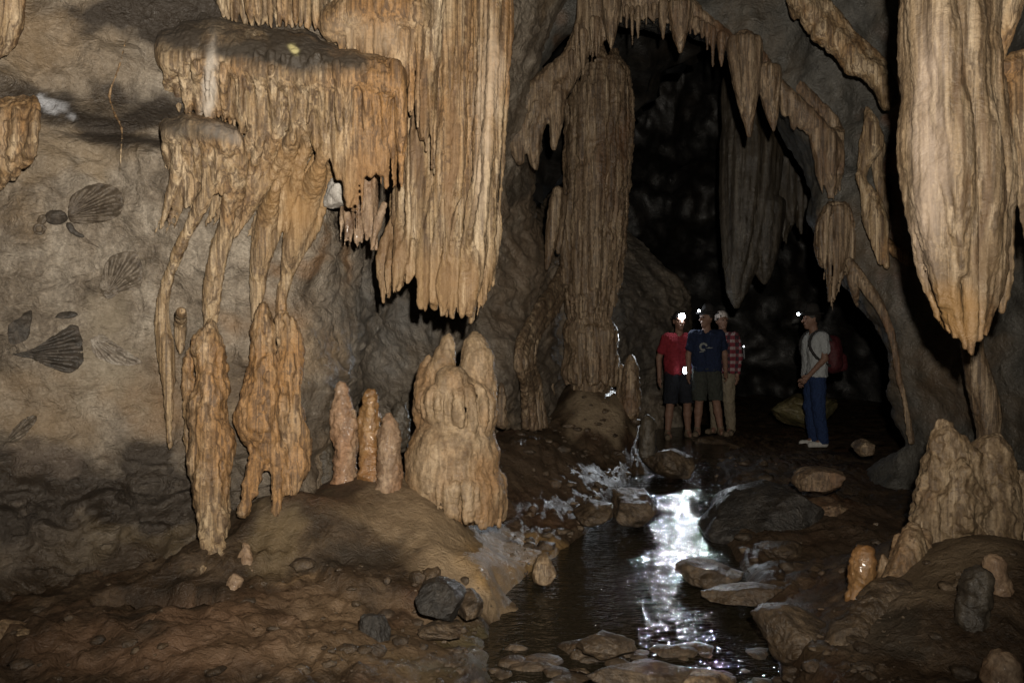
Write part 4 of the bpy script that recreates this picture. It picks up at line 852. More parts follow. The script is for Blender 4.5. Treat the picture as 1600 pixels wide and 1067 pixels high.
tag(S.build("flowstone_mound", M_WET, FLOW, seed=43), "row of small tan flowstone knobs stepping down left of the twin peaks", "flowstone")
def base_depth(px, py):
    Y = 2.3
    while Y < 8:
        if 533.5 - (float(floor_z(np.array([(px - 800) / F * Y]), np.array([Y]))[0]) - CZ) / Y * F < py: return Y
        Y += .02
    return Y
d1 = base_depth(1522, 965); d2 = base_depth(1566, 920); d3 = base_depth(1568, 1075)
stalagmite([(1529, 893, d1, 12), (1528, 905, d1, 16), (1524, 925, d1, 22), (1520, 985, d1, 25)], "dark wet stub with a pale worn top on the right slope", M_FLOWGREY, 44)
stalagmite([(1555, 880, d2, 13), (1558, 895, d2, 15), (1566, 932, d2, 17)], "pale leaning stub behind the dark wet one on the right slope", M_PINK, 45)
stalagmite([(1568, 1034, d3, 18), (1568, 1055, d3, 25), (1568, 1110, d3, 27)], "pinkish rounded stub at the lower right corner", M_PINK, 46)
S = Sdf(0.009, 0.03)
for r in ([(1400, 925, 3.62, 20), (1365, 965, 3.45, 26), (1335, 1000, 3.32, 24), (1330, 1050, 3.25, 14)], [(1425, 945, 3.5, 20), (1432, 985, 3.3, 22), (1440, 1020, 3.22, 20), (1440, 1095, 3.18, 17)], [(1400, 985, 3.36, 16), (1385, 1030, 3.28, 12), (1390, 1080, 3.25, 10)], [(1480, 960, 3.4, 16), (1475, 1020, 3.2, 14), (1470, 1085, 3.14, 14)]): strand(S, r, k=.06)
tag(S.build("flowstone_mound", M_ROCK, [(0.05, 3, 3, "n"), (0.010, (14, 14, 7), 2, "r"), (0.004, 50, 2, "n")], smooth=2, seed=47), "brown flowstone tongues spilling down the lower right slope", "flowstone")

# ------------------------------------------------------------------ boulders
def boulder(px, py, Y, rx, ry, rz, label, seed, mat=M_ROCK, name="boulder", sub=5, flat=0.25, group=None, rot=0, tilt=0):
    """rx, rz in px at that depth, ry in metres; py is the middle of the stone"""
    bm = bmesh.new(); bmesh.ops.create_icosphere(bm, subdivisions=sub, radius=1)
    v = np.array([x.co[:] for x in bm.verts]); f = np.array([[l.index for l in q.verts] for q in bm.faces]); bm.free()
    rnd = np.random.RandomState(seed)
    for _ in range(16):                                   # worn facets
        n = rnd.normal(size=3); n /= np.linalg.norm(n); d = 0.60 + 0.28 * rnd.rand(); e = v @ n - d
        v = v - np.outer(np.where(e > 0, e * 0.96, 0), n)
    v = v * (1 + 0.14 * fbm(v * 1.4 + seed, 2, seed) + 0.045 * fbm(v * 5 + seed, 3, seed + 3, ridged=True) + 0.018 * fbm(v * 16, 3, seed + 5))[:, None]
    v = v * np.array([rx / F * Y, ry, rz / F * Y])
    a = math.radians(tilt); v = np.column_stack([v[:, 0] * math.cos(a) - v[:, 2] * math.sin(a), v[:, 1], v[:, 0] * math.sin(a) + v[:, 2] * math.cos(a)])
    a = math.radians(rot); v = np.column_stack([v[:, 0] * math.cos(a) - v[:, 1] * math.sin(a), v[:, 0] * math.sin(a) + v[:, 1] * math.cos(a), v[:, 2]])
    v = v + P(px, py, Y)
    return tag(mesh_object(name, v, f, mat), label, "boulder", group)
boulder(1110, 897, 4.75, 58, .20, 26, "flat reddish brown stone lying in the stream under the glitter", 1)
boulder(1160, 928, 4.3, 66, .14, 18, "low brown slab at the stream edge below the flat reddish stone", 2)
boulder(944, 1006, 3.6, 52, .12, 20, "brown stone just breaking the water in the foreground", 3)
boulder(1180, 800, 6.0, 110, .45, 48, "large dark smooth boulder beside the upper stream", 4, M_GREYROCK, tilt=12)
boulder(1282, 752, 6.4, 40, .22, 24, "rusty mushroom shaped rock cap behind the large dark boulder", 5, M_FLOWDARK)
boulder(1270, 800, 6.1, 62, .22, 17, "thin rusty shelf of rock below the mushroom cap", 6, M_FLOWDARK, tilt=14)
boulder(992, 792, 6.2, 44, .25, 30, "dark brown block on the left bank of the narrow stream", 7)
boulder(930, 800, 6.0, 36, .25, 20, "low brown block left of the dark bank block", 17)
boulder(690, 938, 3.85, 44, .16, 32, "dark grey broken block under the mound's tan lip", 8, M_GREYROCK, flat=.5, tilt=-12)
boulder(733, 946, 3.85, 24, .10, 26, "brown rounded stone leaning on the dark grey broken block", 9)
boulder(690, 985, 3.7, 40, .12, 16, "low wet stone at the water's edge below the broken block", 19)
boulder(588, 982, 3.5, 26, .07, 34, "black upright slab half sunk in the foreground mud", 10, M_GREYROCK, tilt=20)
boulder(1258, 640, 11.4, 66, .45, 30, "ochre green boulder behind the man in jeans", 11, M_YELLOWROCK)
boulder(1050, 724, 8.0, 44, .3, 26, "wet shining rock beside the stream left of the group", 12)
boulder(1128, 700, 10.6, 56, .5, 22, "flat rock ledge on which the group of three stands", 13)
boulder(1240, 995, 3.55, 72, .25, 44, "large angular brown boulder at the lower right bank", 14, tilt=-14)
boulder(1020, 1058, 3.0, 120, .15, 22, "low wet boulder across the bottom of the picture", 15)
boulder(1105, 1070, 2.9, 50, .12, 22, "orange brown stone at the bottom edge of the stream", 16, M_FLOWDARK)
boulder(8, 985, 3.3, 26, .10, 24, "yellowish broken stone at the left picture edge", 18, M_WET)
boulder(35, 992, 3.25, 14, .06, 12, "small pale chip beside the yellowish broken stone", 20, M_WET)
boulder(430, 1000, 3.4, 30, .1, 16, "small brown stone in the foreground mud on the left", 21)
boulder(255, 1030, 3.2, 22, .08, 18, "little dark pointed stone in the left foreground", 22, M_GREYROCK, tilt=40)
boulder(1225, 862, 5.2, 40, .2, 16, "low brown stone on the right bank", 23)
boulder(1350, 700, 8.0, 16, .2, 14, "small rusty rock at the foot of the arch's right jamb", 24, M_FLOWDARK)
boulder(850, 890, 4.7, 22, .12, 24, "ochre knob where the mound meets the stream", 25, M_WET)
# ------------------------------------------------------------------ fossils and veins standing out of the left wall
def relief(name, outline, hinge, ribs, height, rib_amp, mat, seed=0, parent=None, nr=22, na=120):
    """raised fossil bedded 3 cm deep in the wall"""
    ol = catmull(np.vstack([np.array(outline, float), outline[0]]), na); c = ol[:-1].mean(0)
    rows = []
    for r in np.linspace(0.02, 1.0, nr):
        for p in ol[:-1]:
            q = c + (p - c) * r; ang = math.atan2(q[1] - hinge[1], q[0] - hinge[0]); dist = math.hypot(q[0] - hinge[0], q[1] - hinge[1])
            hgt = height * (1 - r ** 3) + (rib_amp * math.sin(ribs * ang) * (1 - r ** 8) * min(1, dist / 12) if ribs else 0) - (0.006 if r > .97 else 0)
            rows.append((q[0], q[1], hgt))
    pts = np.array([hit(a, b) for a, b, _ in rows]); d = pts - np.array([0, 0, CZ]); d /= np.linalg.norm(d, axis=1)[:, None]
    hh = np.array([x[2] for x in rows])[:, None]
    n = na - 1; fr = pts - d * (hh + 0.004); bk = pts + d * 0.03
    q = []
    for i in range(nr - 1):
        for j in range(n): q.append((i * n + j, i * n + (j + 1) % n, (i + 1) * n + (j + 1) % n, (i + 1) * n + j))
    off = nr * n; q2 = [(a[3] + off, a[2] + off, a[1] + off, a[0] + off) for a in q]
    e = (nr - 1) * n; side = [(e + j, e + (j + 1) % n, e + (j + 1) % n + off, e + j + off) for j in range(n)]
    v = np.vstack([fr, bk]); v = displace(v, np.array(q + q2 + side), [(0.004, 30, 3, 'n')], seed)
    return mesh_object(name, v, q + q2 + side, mat, parent=parent)
def ell(cx, cy, rx, ry, n=10, rot=0):
    c, s = math.cos(math.radians(rot)), math.sin(math.radians(rot))
    return [(cx + rx * math.cos(a) * c - ry * math.sin(a) * s, cy + rx * math.cos(a) * s + ry * math.sin(a) * c) for a in np.linspace(0, 2 * math.pi, n, endpoint=False)]
f1 = relief("fossil", [(105, 336), (108, 312), (125, 296), (150, 287), (175, 290), (190, 302), (193, 320), (185, 338), (160, 348), (130, 350), (112, 348)], (95, 342), 40, 0.022, 0.010, M_FOSSIL, 1)
tag(f1, "ribbed fan shaped fossil with a round head and a curled ring, highest of the fossils", "fossil")
relief("head", ell(88, 340, 19, 12), (0, 0), 0, 0.018, 0, M_DARKFOSSIL, 2, f1, 8, 40)
relief("neck", ell(66, 343, 8, 8), (0, 0), 0, 0.012, 0, M_FOSSIL, 3, f1, 6, 30)
def ridge(name, pts, r, mat, parent=None, seed=0):
    S = Sdf(0.006, 0.008); pp = catmull(np.array(pts, float), len(pts) * 4)
    w = [hit(a, b) for a, b in pp]; rr = np.interp(np.linspace(0, 1, len(w)), np.linspace(0, 1, len(r)), r)
    for i in range(len(w) - 1): S.cap(w[i], w[i + 1], rr[i] / F * w[i][1], rr[i + 1] / F * w[i][1])
    return S.build(name, mat, [(0.004, 20, 3, 'n')], seed=seed, parent=parent)
ridge("ring", [(62, 350), (69, 356), (64, 365), (55, 362), (55, 354), (62, 350)], [2.2, 2.2], M_FOSSIL, f1)
ridge("tail", [(108, 350), (113, 360), (122, 367), (132, 370)], [4, 4, 3, 1.2], M_DARKFOSSIL, f1)
tag(relief("fossil", [(158, 434), (166, 408), (188, 394), (214, 396), (224, 424), (218, 450), (190, 456), (170, 468), (155, 452)], (166, 462), 30, 0.014, 0.011, M_FOSSIL2, 4), "pale ribbed scallop like fossil below the one with the head", "fossil")
tag(relief("fossil", [(15, 554), (50, 545), (84, 524), (116, 506), (127, 524), (130, 545), (130, 566), (111, 583), (82, 576), (51, 562)], (20, 554), 44, 0.012, 0.010, M_DARKFOSSIL, 5), "black fan shaped fossil with a narrow stem, lowest on the wall", "fossil")
tag(relief("fossil", [(12, 508), (30, 496), (49, 484), (48, 512), (40, 532), (15, 537)], (30, 510), 0, 0.012, 0, M_DARKFOSSIL, 6), "black leaf shaped fossil left of the small black oval", "fossil")
tag(relief("fossil", [(83, 496), (97, 487), (120, 488), (119, 495), (98, 498)], (98, 492), 0, 0.010, 0, M_DARKFOSSIL, 7, nr=8, na=50), "small black oval fossil above the black fan", "fossil")
tag(ridge("mineral_vein", [(197, 62), (186, 105), (173, 140), (172, 156), (180, 180), (190, 202), (189, 240), (187, 275)], [.8, 1.3, 1.5, 1.5, 1.6, 1.6, 1.4, .8], M_FLOW), "thin pale mineral vein running down the wall above the fossils", "mineral vein")
tag(relief("fossil", [(140, 530), (158, 522), (180, 536), (205, 552), (222, 566), (196, 572), (165, 566), (146, 552)], (138, 526), 30, 0.008, 0.008, M_FOSSIL3, 8), "faint ribbed fossil hollow just right of the black fan", "fossil")
tag(relief("fossil", [(8, 690), (22, 668), (44, 650), (58, 652), (46, 672), (26, 690)], (4, 696), 40, 0.007, 0.006, M_FOSSIL2, 9), "faint brown feather like fossil low at the left picture edge", "fossil")
# ------------------------------------------------------------------ loose gravel on the floor
bm = bmesh.new(); bmesh.ops.create_icosphere(bm, subdivisions=2, radius=1)
gv0 = np.array([x.co[:] for x in bm.verts]); gf0 = np.array([[l.index for l in q.verts] for q in bm.faces]); bm.free()
rs = np.random.RandomState(3); GV, GF = [], []
for i in range(2600):
    y = 2.3 * (9.5 / 2.3) ** rs.rand(); cx = np.interp(y, ST_Y, ST_X); w = np.interp(y, ST_Y, ST_W)
    x = cx + rs.choice([-1, 1]) * (w * rs.uniform(.75, 1.0) + abs(rs.normal()) * .45) if i % 2 else rs.uniform(-2.8, 2.8)
    if x > cx + w * .8 and 3.5 < y < 8 and i % 5: continue
    if -1.6 < x < 0 and 4.2 < y < 6: continue
    s = .006 + .034 * rs.rand() ** 4 * (1.5 if y > 4 else 1)
    v = gv0 * (1 + 0.5 * noise(gv0 * 1.3 + rs.rand(3) * 50, i)[:, None]) * (s * rs.uniform(.6, 1.5, 3) * [1, 1, .6])
    a = rs.rand() * 6.3; v = np.column_stack([v[:, 0] * math.cos(a) - v[:, 1] * math.sin(a), v[:, 0] * math.sin(a) + v[:, 1] * math.cos(a), v[:, 2]])
    GF.append(gf0 + len(GV) * len(gv0)); GV.append(v + [x, y, float(floor_z(np.array([x]), np.array([y]))[0]) + s * .15])
for i in range(170):
    y = rs.uniform(2.6, 3.75); x = np.interp(y, ST_Y, ST_X) + rs.uniform(-.6, .6); s = .015 + .05 * rs.rand() ** 2
    v = gv0 * (1 + 0.5 * noise(gv0 * 1.3 + rs.rand(3) * 50, i + 9000)[:, None]) * (s * rs.uniform(.7, 1.6, 3) * [1.2, 1, .5])
    GF.append(gf0 + len(GV) * len(gv0)); GV.append(v + [x, y, -.045 + s * .1])
o = mesh_object("gravel", np.vstack(GV), np.vstack(GF), M_ROCK, (0, 0, 0)); o['kind'] = 'stuff'; o['label'] = "loose gravel scattered over the wet cave floor"; o['category'] = "gravel"

# ------------------------------------------------------------------ people, lamps, backpack
bpy.context.view_layer.update()
def ground_at(x, y, top=1.0):
    r = SC.ray_cast(bpy.context.evaluated_depsgraph_get(), Vector((x, y, top)), Vector((0, 0, -1)))
    return r[1].z if r[0] else 0.0
def tint(name, col, **k): return plain(name, col, **k)
M_SKIN = tint("skin", (0.15, 0.085, 0.06), scale=30, var=.15, rough=.6)
M_RED = tint("red_cotton", (0.14, 0.010, 0.016), var=.25, rough=.9)
M_NAVY = tint("navy_cotton", (0.005, 0.010, 0.03), var=.3, rough=.9)
M_WHITE = tint("white_cotton", (0.24, 0.25, 0.255), var=.15, rough=.9)
M_BLACKCLOTH = tint("black_cloth", (0.006, 0.007, 0.011), var=.3, rough=.9)
M_OLIVE = tint("dark_olive_cloth", (0.026, 0.028, 0.023), var=.3, rough=.9)
M_KHAKI = tint("khaki_cloth", (0.14, 0.115, 0.08), var=.2, rough=.9)
M_DENIM = tint("blue_denim", (0.010, 0.022, 0.065), var=.35, rough=.9, scale=60)
M_HAT = tint("dark_hat_cloth", (0.014, 0.012, 0.011), var=.3, rough=.9)
M_HAIR = tint("dark_hair", (0.012, 0.009, 0.007), var=.4, rough=.6)
M_SHOE = tint("muddy_shoe", (0.10, 0.075, 0.05), var=.4)
M_WSHOE = tint("pale_trainer", (0.36, 0.35, 0.33), var=.25)
M_PACK = tint("maroon_nylon", (0.045, 0.007, 0.009), var=.3, rough=.7)
M_STRAP = tint("black_strap", (0.015, 0.014, 0.014), var=.3)
M_LAMPBODY = tint("grey_lamp_plastic", (0.08, 0.08, 0.085), rough=.4)
M_GLOVE = tint("yellow_glove", (0.42, 0.28, 0.09), var=.25)
M_PRINT = tint("pale_shirt_print", (0.13, 0.135, 0.13), var=.4)
M_BAND = tint("pale_bandana", (0.42, 0.38, 0.36), var=.4)
M_LENS = plain("bright_lamp_lens", (0.8, 0.8, 0.8), emit=120)
M_LENS2 = plain("small_lamp_lens", (0.8, 0.8, 0.8), emit=26)
M_PLAID = plaid()
class Part(Sdf):
    zlo = None; zhi = None
    def mesh(s, smooth=1):
        v, q = super().mesh(smooth)
        if s.zlo is not None: v[:, 2] = np.maximum(v[:, 2], s.zlo + 0.004 * np.sin(v[:, 0] * 60))
        if s.zhi is not None: v[:, 2] = np.minimum(v[:, 2], s.zhi)
        return v, q
O3 = (0, 0, 0)
CLOTH = [(0.014, (10, 10, 7), 3, 'n'), (0.008, (26, 26, 14), 2, 'r')]
def person(label, pose, clothes, loc, rz, scale=1.0, group=None):
    """pose: joints in metres, the figure faces -Y with its feet on z = 0"""
    B = Part(0.0075, 0.02)
    sh, el, wr = pose['shoulder'], pose['elbow'], pose['wrist']; hp_, kn, an = pose['hip'], pose['knee'], pose['ankle']
    V = lambda *a: np.array(a, float)
    yaw, nod = math.radians(pose.get('yaw', 0)), pose.get('nod', 0.0)
    hc = V(0, -0.02 - nod, 1.625)
    def hd_(x, y, z):    # head-local -> figure
        return hc + V(x * math.cos(yaw) - y * math.sin(yaw), x * math.sin(yaw) + y * math.cos(yaw), z)
    B.cap(V(-.07, 0, .95), V(-.085, 0, 1.33), .10, .105); B.cap(V(.07, 0, .95), V(.085, 0, 1.33), .10, .105)
    B.cap(V(-.15, 0, 1.41), V(.15, 0, 1.41), .055, .055, .05); B.cap(V(0, 0, 1.42), hc - V(0, -.02, .06), .058, .052, .03)
    B.ball(hd_(0, 0.012, .03), .098, (1.22, 1, .98)); B.cap(hd_(0, -.03, -.03), hd_(0, -.052, -.085), .062, .036, .03)
    B.cap(hd_(0, -.085, .02), hd_(0, -.115, -.022), .012, .017, .015); B.cap(hd_(-.02, -.088, -.055), hd_(.02, -.088, -.055), .010, .010, .01)
    for s in (-1, 1):
        B.cap(hd_(s * .08, .01, .02), hd_(s * .083, .012, -.02), .014, .010, .008); B.cap(hd_(s * .012, -.086, .035), hd_(s * .05, -.072, .037), .012, .012, .012)
    for i in (0, 1):
        s = -1 if i == 0 else 1
        S0, E, W_ = V(*sh[i]), V(*el[i]), V(*wr[i])
        B.cap(S0, E, .052, .041, .02); B.cap(E, W_, .042, .028, .015)
        d = (W_ - E) / np.linalg.norm(W_ - E); fwd = V(0, -1, 0); fwd = fwd - d * (fwd @ d); fwd /= np.linalg.norm(fwd); side = np.cross(d, fwd)
        pm = W_ + d * .055; B.cap(W_ + d * .015, pm + d * .02, .026, .030, .012)
        for k, (o, ln) in enumerate(((.030, .070), (.010, .080), (-.010, .074), (-.029, .058))):
            a = pm + d * .028 + fwd * o; m = a + d * ln * .5 + side * s * -.004; e = m + d * ln * .42 + side * s * .022 * (1 if i else 1)
            B.cap(a, m, .0095, .0088, .003); B.cap(m, e, .0088, .0072, .003)
        t0 = W_ + d * .035 + fwd * .022; t1 = t0 + d * .03 + fwd * .028; B.cap(t0, t1, .012, .0105, .006); B.cap(t1, t1 + d * .03 + fwd * .004, .0105, .008, .004)
        H_, K_, A_ = V(*hp_[i]), V(*kn[i]), V(*an[i])
        B.cap(H_, K_, .085, .055, .03); B.cap(K_, K_ * .6 + A_ * .4 + V(0, .015, 0), .055, .056, .02); B.cap(K_ * .6 + A_ * .4 + V(0, .015, 0), A_, .056, .036, .02)
        B.cap(A_, A_ + V(0, -.09, -.045), .036, .03, .02)
    body = B.build("person", clothes.get('skin', M_SKIN), [(0.003, 30, 2, 'n')], origin=O3); tag(body, label, "person", group)
    def add(name, S, mat, disp=CLOTH, seed=0): return S.build(name, mat, disp, seed=seed, origin=O3, parent=body)
    # shirt
    S = Part(0.009, 0.03); hem = clothes.get('hem', .90); S.zlo = hem
    for s in (-1, 1): S.cap(V(s * .075, 0, hem - .05), V(s * .095, 0, 1.33), .125, .122)
    S.cap(V(-.155, 0, 1.405), V(.155, 0, 1.405), .068, .068, .05)
    sl = clothes.get('sleeve', .62)
    for i in (0, 1):
        S0, E, W_ = V(*sh[i]), V(*el[i]), V(*wr[i])
        if sl <= 1: S.cap(S0, S0 + (E - S0) * sl, .070, .066, .02)
        else: S.cap(S0, E, .070, .056, .02); S.cap(E, E + (W_ - E) * .92, .056, .042, .02)
    S.zhi = 1.475
    shirt = add("shirt", S, clothes['shirt'], seed=1)
    # lower garment
    S = Part(0.009, 0.03); short = clothes.get('short', True)
    S.cap(V(-.07, 0, .98), V(.07, 0, .98), .115, .115)
    for i in (0, 1):
        H_, K_, A_ = V(*hp_[i]), V(*kn[i]), V(*an[i])
        if short: S.cap(H_, K_ + V(0, 0, -.02), .112, .098, .03)
        else: S.cap(H_, K_, .105, .080, .03); S.cap(K_, A_ + V(0, .01, -.02), .080, .064, .02)
    if short: S.zlo = clothes.get('short_hem', .50)
    else: S.zlo = .035
    S.zhi = hem + .03
    add("shorts" if short else "trousers", S, clothes['legs'], seed=2)
    for i in (0, 1):
        A_ = V(*an[i]); ty = pose.get('toe', [(0, 0), (0, 0)])[i]
        S = Part(0.007, 0.02); S.zlo = 0.0
        S.cap(A_ + V(0, .02, -.03), A_ + V(ty[0] * .05, -.02, -.04), .044, .044); S.cap(V(A_[0], A_[1] + .035, .035), V(A_[0] + ty[0], A_[1] - .15, .03), .042, .042, .02); S.cap(A_ + V(0, 0, -.02), A_ + V(0, 0, .02), .046, .044)
        add("shoe", S, clothes.get('shoe', M_SHOE), [], 3 + i)
    S = Part(0.007, 0.02)
    S.ball(hd_(0, .025, .045), .104, (1.2, .98, 1.0)); S.cut(hd_(0, -.12, -.02), hd_(0, -.10, .03), .085, .07, .01); S.cut(hd_(0, -.02, -.12), hd_(0, -.1, -.1), .10, .10, .01)
    add("hair", S, M_HAIR, [(0.004, 40, 2, 'n')])
    for s in (-1, 1):
        S = Part(0.004, 0.002); S.ball(hd_(s * .032, -.083, .018), .011); add("eye", S, M_HAIR, [])
    if clothes.get('hat'):
        S = Part(0.007, 0.02); S.cap(hd_(0, .01, .085), hd_(0, .02, .135), .10, .088, .02, (1.15, 1, 1)); br = clothes['hat']
        S.cap(hd_(0, .0, .078), hd_(0, .02, .080), br, br, .012, (1.08, 1, 8)); add("hat", S, M_HAT, [(0.006, 9, 2, 'n')])
    if clothes.get('bandana'):
        S = Part(0.007, 0.02); S.ball(hd_(0, .03, .06), .108, (1.15, 1, 1.05)); S.zlo = 1.64; add("headscarf", S, M_BAND, [(0.006, 20, 2, 'n')])
    body.location = loc; body.rotation_euler = (0, 0, rz); body.scale = (scale,) * 3
    c, s = math.cos(rz), math.sin(rz)
    def world(p): return np.array([loc[0] + scale * (p[0] * c - p[1] * s), loc[1] + scale * (p[0] * s + p[1] * c), loc[2] + scale * p[2]])
    return body, shirt, hd_, world
def headlamp(label, hd_, world, out, lens_mat, r=0.022, at=(0, -.10, .075), scale=1.0, band=True, y0=0.012):
    """strap round the head, tilted housing, shining lens"""
    S = Sdf(0.006, 0.01); c = world(hd_(*at)); d = np.array(out, float); d /= np.linalg.norm(d)
    S.cap(c - d * (.03 + r), c - d * r * .5, r * .9, r * 1.05)
    o = S.build("headlamp", M_LAMPBODY, []); tag(o, label, "headlamp")
    if band:
        S = Sdf(0.006, 0.005); pr = [world(hd_(.098 * math.cos(a), y0 + .118 * math.sin(a), .07)) for a in np.linspace(0, 2 * math.pi, 22)]
        for a, b in zip(pr[:-1], pr[1:]): S.cap(a, b, .011, .011)
        S.build("strap", M_STRAP, [], parent=o)
    S = Sdf(0.004, 0.004); S.cap(c, c + d * .006, r, r * .95); S.build("lens", lens_mat, [], parent=o)
    return o, c + d * (0.05 + r)

def spot(px, Y): x = (px - 800) / F * Y; return (x, Y, ground_at(x, Y) - .004)
A_DOWN = lambda o=.0: {'shoulder': [(-.185, 0, 1.40), (.185, 0, 1.40)], 'elbow': [(-.245 - o, .02, 1.12), (.245 + o, .02, 1.12)], 'wrist': [(-.255 - o, -.05, .87), (.255 + o, -.05, .87)],
     'hip': [(-.085, 0, .92), (.085, 0, .92)], 'knee': [(-.105, -.02, .50), (.105, -.02, .50)], 'ankle': [(-.12, .01, .085), (.12, .01, .085)], 'toe': [(-.05, 0), (.05, 0)]}
GP = "visitors standing by the stream"
# red shirt, headlamp towards the camera
p1 = A_DOWN(.02); p1["knee"] = [(-.14, -.04, .50), (.12, .0, .50)]; p1["ankle"] = [(-.17, -.02, .085), (.15, .05, .085)]; p1["wrist"][0] = (-.29, -.02, .86); p1["elbow"][0] = (-.275, .05, 1.12)
b1, s1, hd1, w1 = person("person in a red T-shirt and dark shorts with a dazzling headlamp and a belt lamp", p1, dict(shirt=M_RED, legs=M_BLACKCLOTH), spot(1061, 11.0), math.radians(8), 0.99)
hl1, lp1 = headlamp("headlamp shining straight at the viewer, brightest point in the cave", hd1, w1, np.array([0, 0, CZ]) - w1(hd1(0, -.1, .07)), M_LENS, .042)
lamp("headlamp_beam", 'SPOT', lp1, 250, (0.86, 0.93, 1.0), (0.16, 5.9, 0.05), 0.03, 35, 0.35)
S = Sdf(0.006, 0.006); c = w1((.02, -.155, .955)); S.cap(c + np.array([0, 0, -.03]), c + np.array([0, 0, .03]), .034, .034)
bl = tag(S.build("belt_lamp", M_LAMPBODY, []), "small square white lamp glowing at the belt of the red shirt", "belt lamp")
S = Sdf(0.004, 0.004); c2 = c + np.array([0, -.036, 0]); S.cap(c2 + np.array([0, 0, -.022]), c2 + np.array([0, 0, .022]), .024, .024, sc=(1, 2, 1)); S.build("lens", M_LENS2, [], parent=bl)
# navy shirt, bush hat, looking to the left of the picture
p2 = A_DOWN(.0); p2['yaw'] = -62; p2['knee'] = [(-.11, -.07, .50), (.13, -.0, .51)]; p2['ankle'] = [(-.13, -.02, .085), (.20, .03, .085)]; p2['elbow'][1] = (.26, .06, 1.13); p2['wrist'][1] = (.25, -.06, .89)
b2, s2, hd2, w2 = person("person in a navy T-shirt, dark shorts and a bush hat looking aside", p2, dict(shirt=M_NAVY, legs=M_OLIVE, hat=.165), spot(1104, 10.75), math.radians(-4), 0.97)
headlamp("small headlamp at the brim of the bush hat", hd2, w2, (-1, -.35, .1), M_LENS2, .016, at=(0, -.13, .105), band=False)
# pale print on the navy shirt
bm = bmesh.new()
def tri_strip(pts):
    vs = [bm.verts.new(p) for p in pts]
    bm.faces.new(vs)
arcp = lambda cx, cz, r0, r1, a0, a1: [(cx + r1 * math.cos(a), 0, cz + r1 * math.sin(a)) for a in np.linspace(a0, a1, 14)] + [(cx + r0 * math.cos(a), 0, cz + r0 * math.sin(a)) for a in np.linspace(a1, a0, 14)]
tri_strip(arcp(-.055, 1.235, .030, .058, .2, 5.2)); tri_strip([(-.03, 0, 1.215), (.02, 0, 1.232), (.085, 0, 1.222), (.02, 0, 1.212)]); tri_strip([(-.11, 0, 1.17), (-.05, 0, 1.178), (-.05, 0, 1.166), (-.11, 0, 1.158)])
ex = bmesh.ops.extrude_face_region(bm, geom=bm.faces[:]); bmesh.ops.translate(bm, vec=(0, -.004, 0), verts=[g_ for g_ in ex['geom'] if isinstance(g_, bmesh.types.BMVert)])
me = bpy.data.meshes.new("shirt_print"); bm.to_mesh(me); bm.free(); me.materials.append(M_PRINT)
o = bpy.data.objects.new("shirt_print", me); COL.objects.link(o); o.parent = s2; o.location = (-.01, -.136, 0)
# plaid shirt, mostly behind the navy shirt
p3 = A_DOWN(-.02); p3['yaw'] = 50; p3['elbow'][0] = (-.21, -.06, 1.13); p3['wrist'][0] = (-.20, -.14, .89)
b3, s3, hd3, w3 = person("person in a red plaid shirt and khaki trousers half hidden behind the navy shirt", p3, dict(shirt=M_PLAID, legs=M_KHAKI, short=False, bandana=True, sleeve=1.5, hem=.88), spot(1129, 11.2), math.radians(-35), 0.97)
S = Sdf(0.006, 0.01)
wr = w3(p3['wrist'][0]); S.cap(wr, wr + np.array([0, -.02, -.10]), .036, .044)
for k in range(4): S.cap(wr + np.array([-.03 + .02 * k, -.02, -.11]), wr + np.array([-.03 + .02 * k, -.035, -.19 - .01 * (k % 2)]), .012, .010, .004)
S.cap(wr + np.array([-.035, -.02, -.06]), wr + np.array([-.06, -.04, -.13]), .013, .010, .006)
tag(S.build("work_glove", M_GLOVE, []), "yellow glove on the hand beside the khaki trousers", "glove")
S = Sdf(0.005, 0.004); c = P(1163, 560, 11.0); S.cap(c, c + np.array([-.008, 0, .15]), .010, .010)
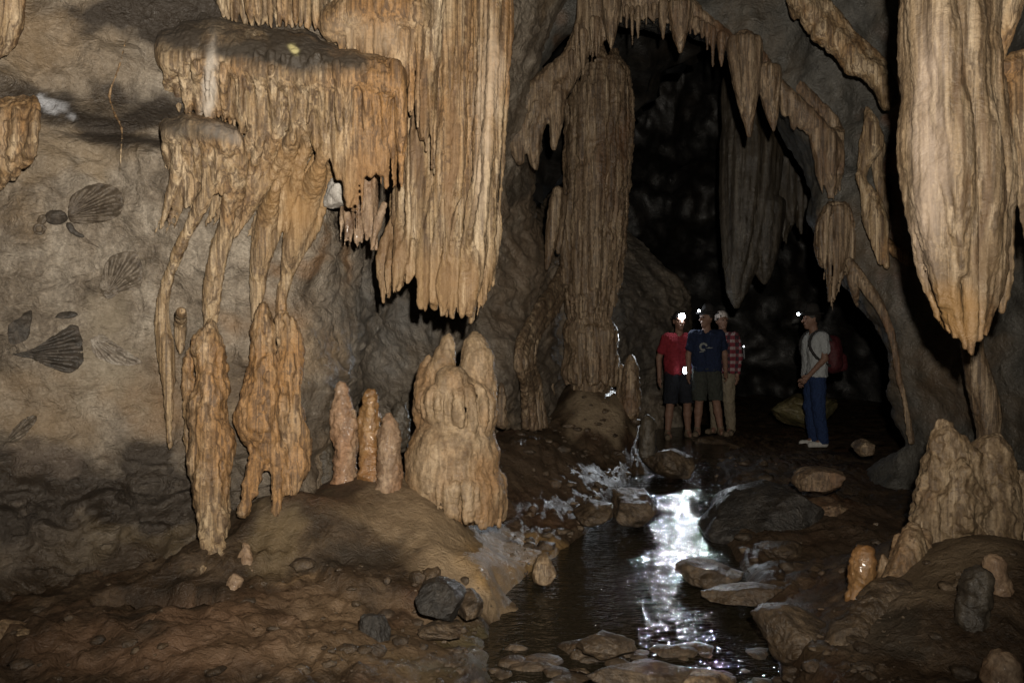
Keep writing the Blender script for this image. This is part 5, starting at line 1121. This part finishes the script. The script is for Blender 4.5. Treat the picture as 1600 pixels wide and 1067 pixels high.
tr = tag(S.build("torch", M_LAMPBODY, []), "thin torch with a tiny bluish light behind the plaid shirt", "torch")
S = Sdf(0.004, 0.003); c = c + np.array([-.009, -.004, .165]); S.ball(c, .012); S.build("lens", plain("blue_led", (.3, .6, .6), emit=5), [], parent=tr)
# white shirt and jeans, in profile
p4 = {'shoulder': [(-.18, .02, 1.40), (.18, .02, 1.40)], 'elbow': [(-.225, .05, 1.12), (.22, .03, 1.13)], 'wrist': [(-.225, -.04, .885), (.21, -.16, .93)], 'hip': [(-.08, 0, .92), (.08, 0, .92)],
      'knee': [(-.085, -.02, .50), (.085, .01, .50)], 'ankle': [(-.085, .02, .085), (.085, .06, .085)], 'nod': .03}
b4, s4, hd4, w4 = person("person in a white T-shirt and blue jeans seen from the side wearing a dark hat", p4, dict(shirt=M_WHITE, legs=M_DENIM, short=False, hat=.15, shoe=M_WSHOE), spot(1273, 10.1), math.radians(-86), 0.985)
headlamp("headlamp on the dark hat of the man in jeans, lit towards the left", hd4, w4, (-1, -.45, -.1), M_LENS2, .018, at=(0, -.165, .075), band=False)
S = Sdf(0.009, 0.04)
for a, b, r0, r1 in (((0, .24, 1.06), (0, .23, 1.32), .125, .11), ((-.07, .22, 1.05), (-.07, .2, 1.3), .09, .08), ((.07, .22, 1.05), (.07, .2, 1.3), .09, .08)): S.cap(w4(a), w4(b), r0, r1)
bp_ = tag(S.build("backpack", M_PACK, [(0.012, 9, 3, 'n')]), "maroon backpack on the back of the man in jeans", "backpack")
S = Sdf(0.008, 0.03); S.cap(w4((0, .35, 1.04)), w4((0, .345, 1.14)), .085, .07); S.build("front_pocket", M_PACK, [(0.008, 12, 2, 'n')], parent=bp_)
for s in (-1, 1):
    S = Sdf(0.006, 0.01); S.path([w4((s * .12, .16, 1.36)), w4((s * .125, .05, 1.49)), w4((s * .125, -.08, 1.44)), w4((s * .14, -.135, 1.30)), w4((s * .19, -.06, 1.14)), w4((s * .17, .12, 1.04))], [.017] * 6)
    S.build("shoulder_strap", M_STRAP, [], parent=bp_)
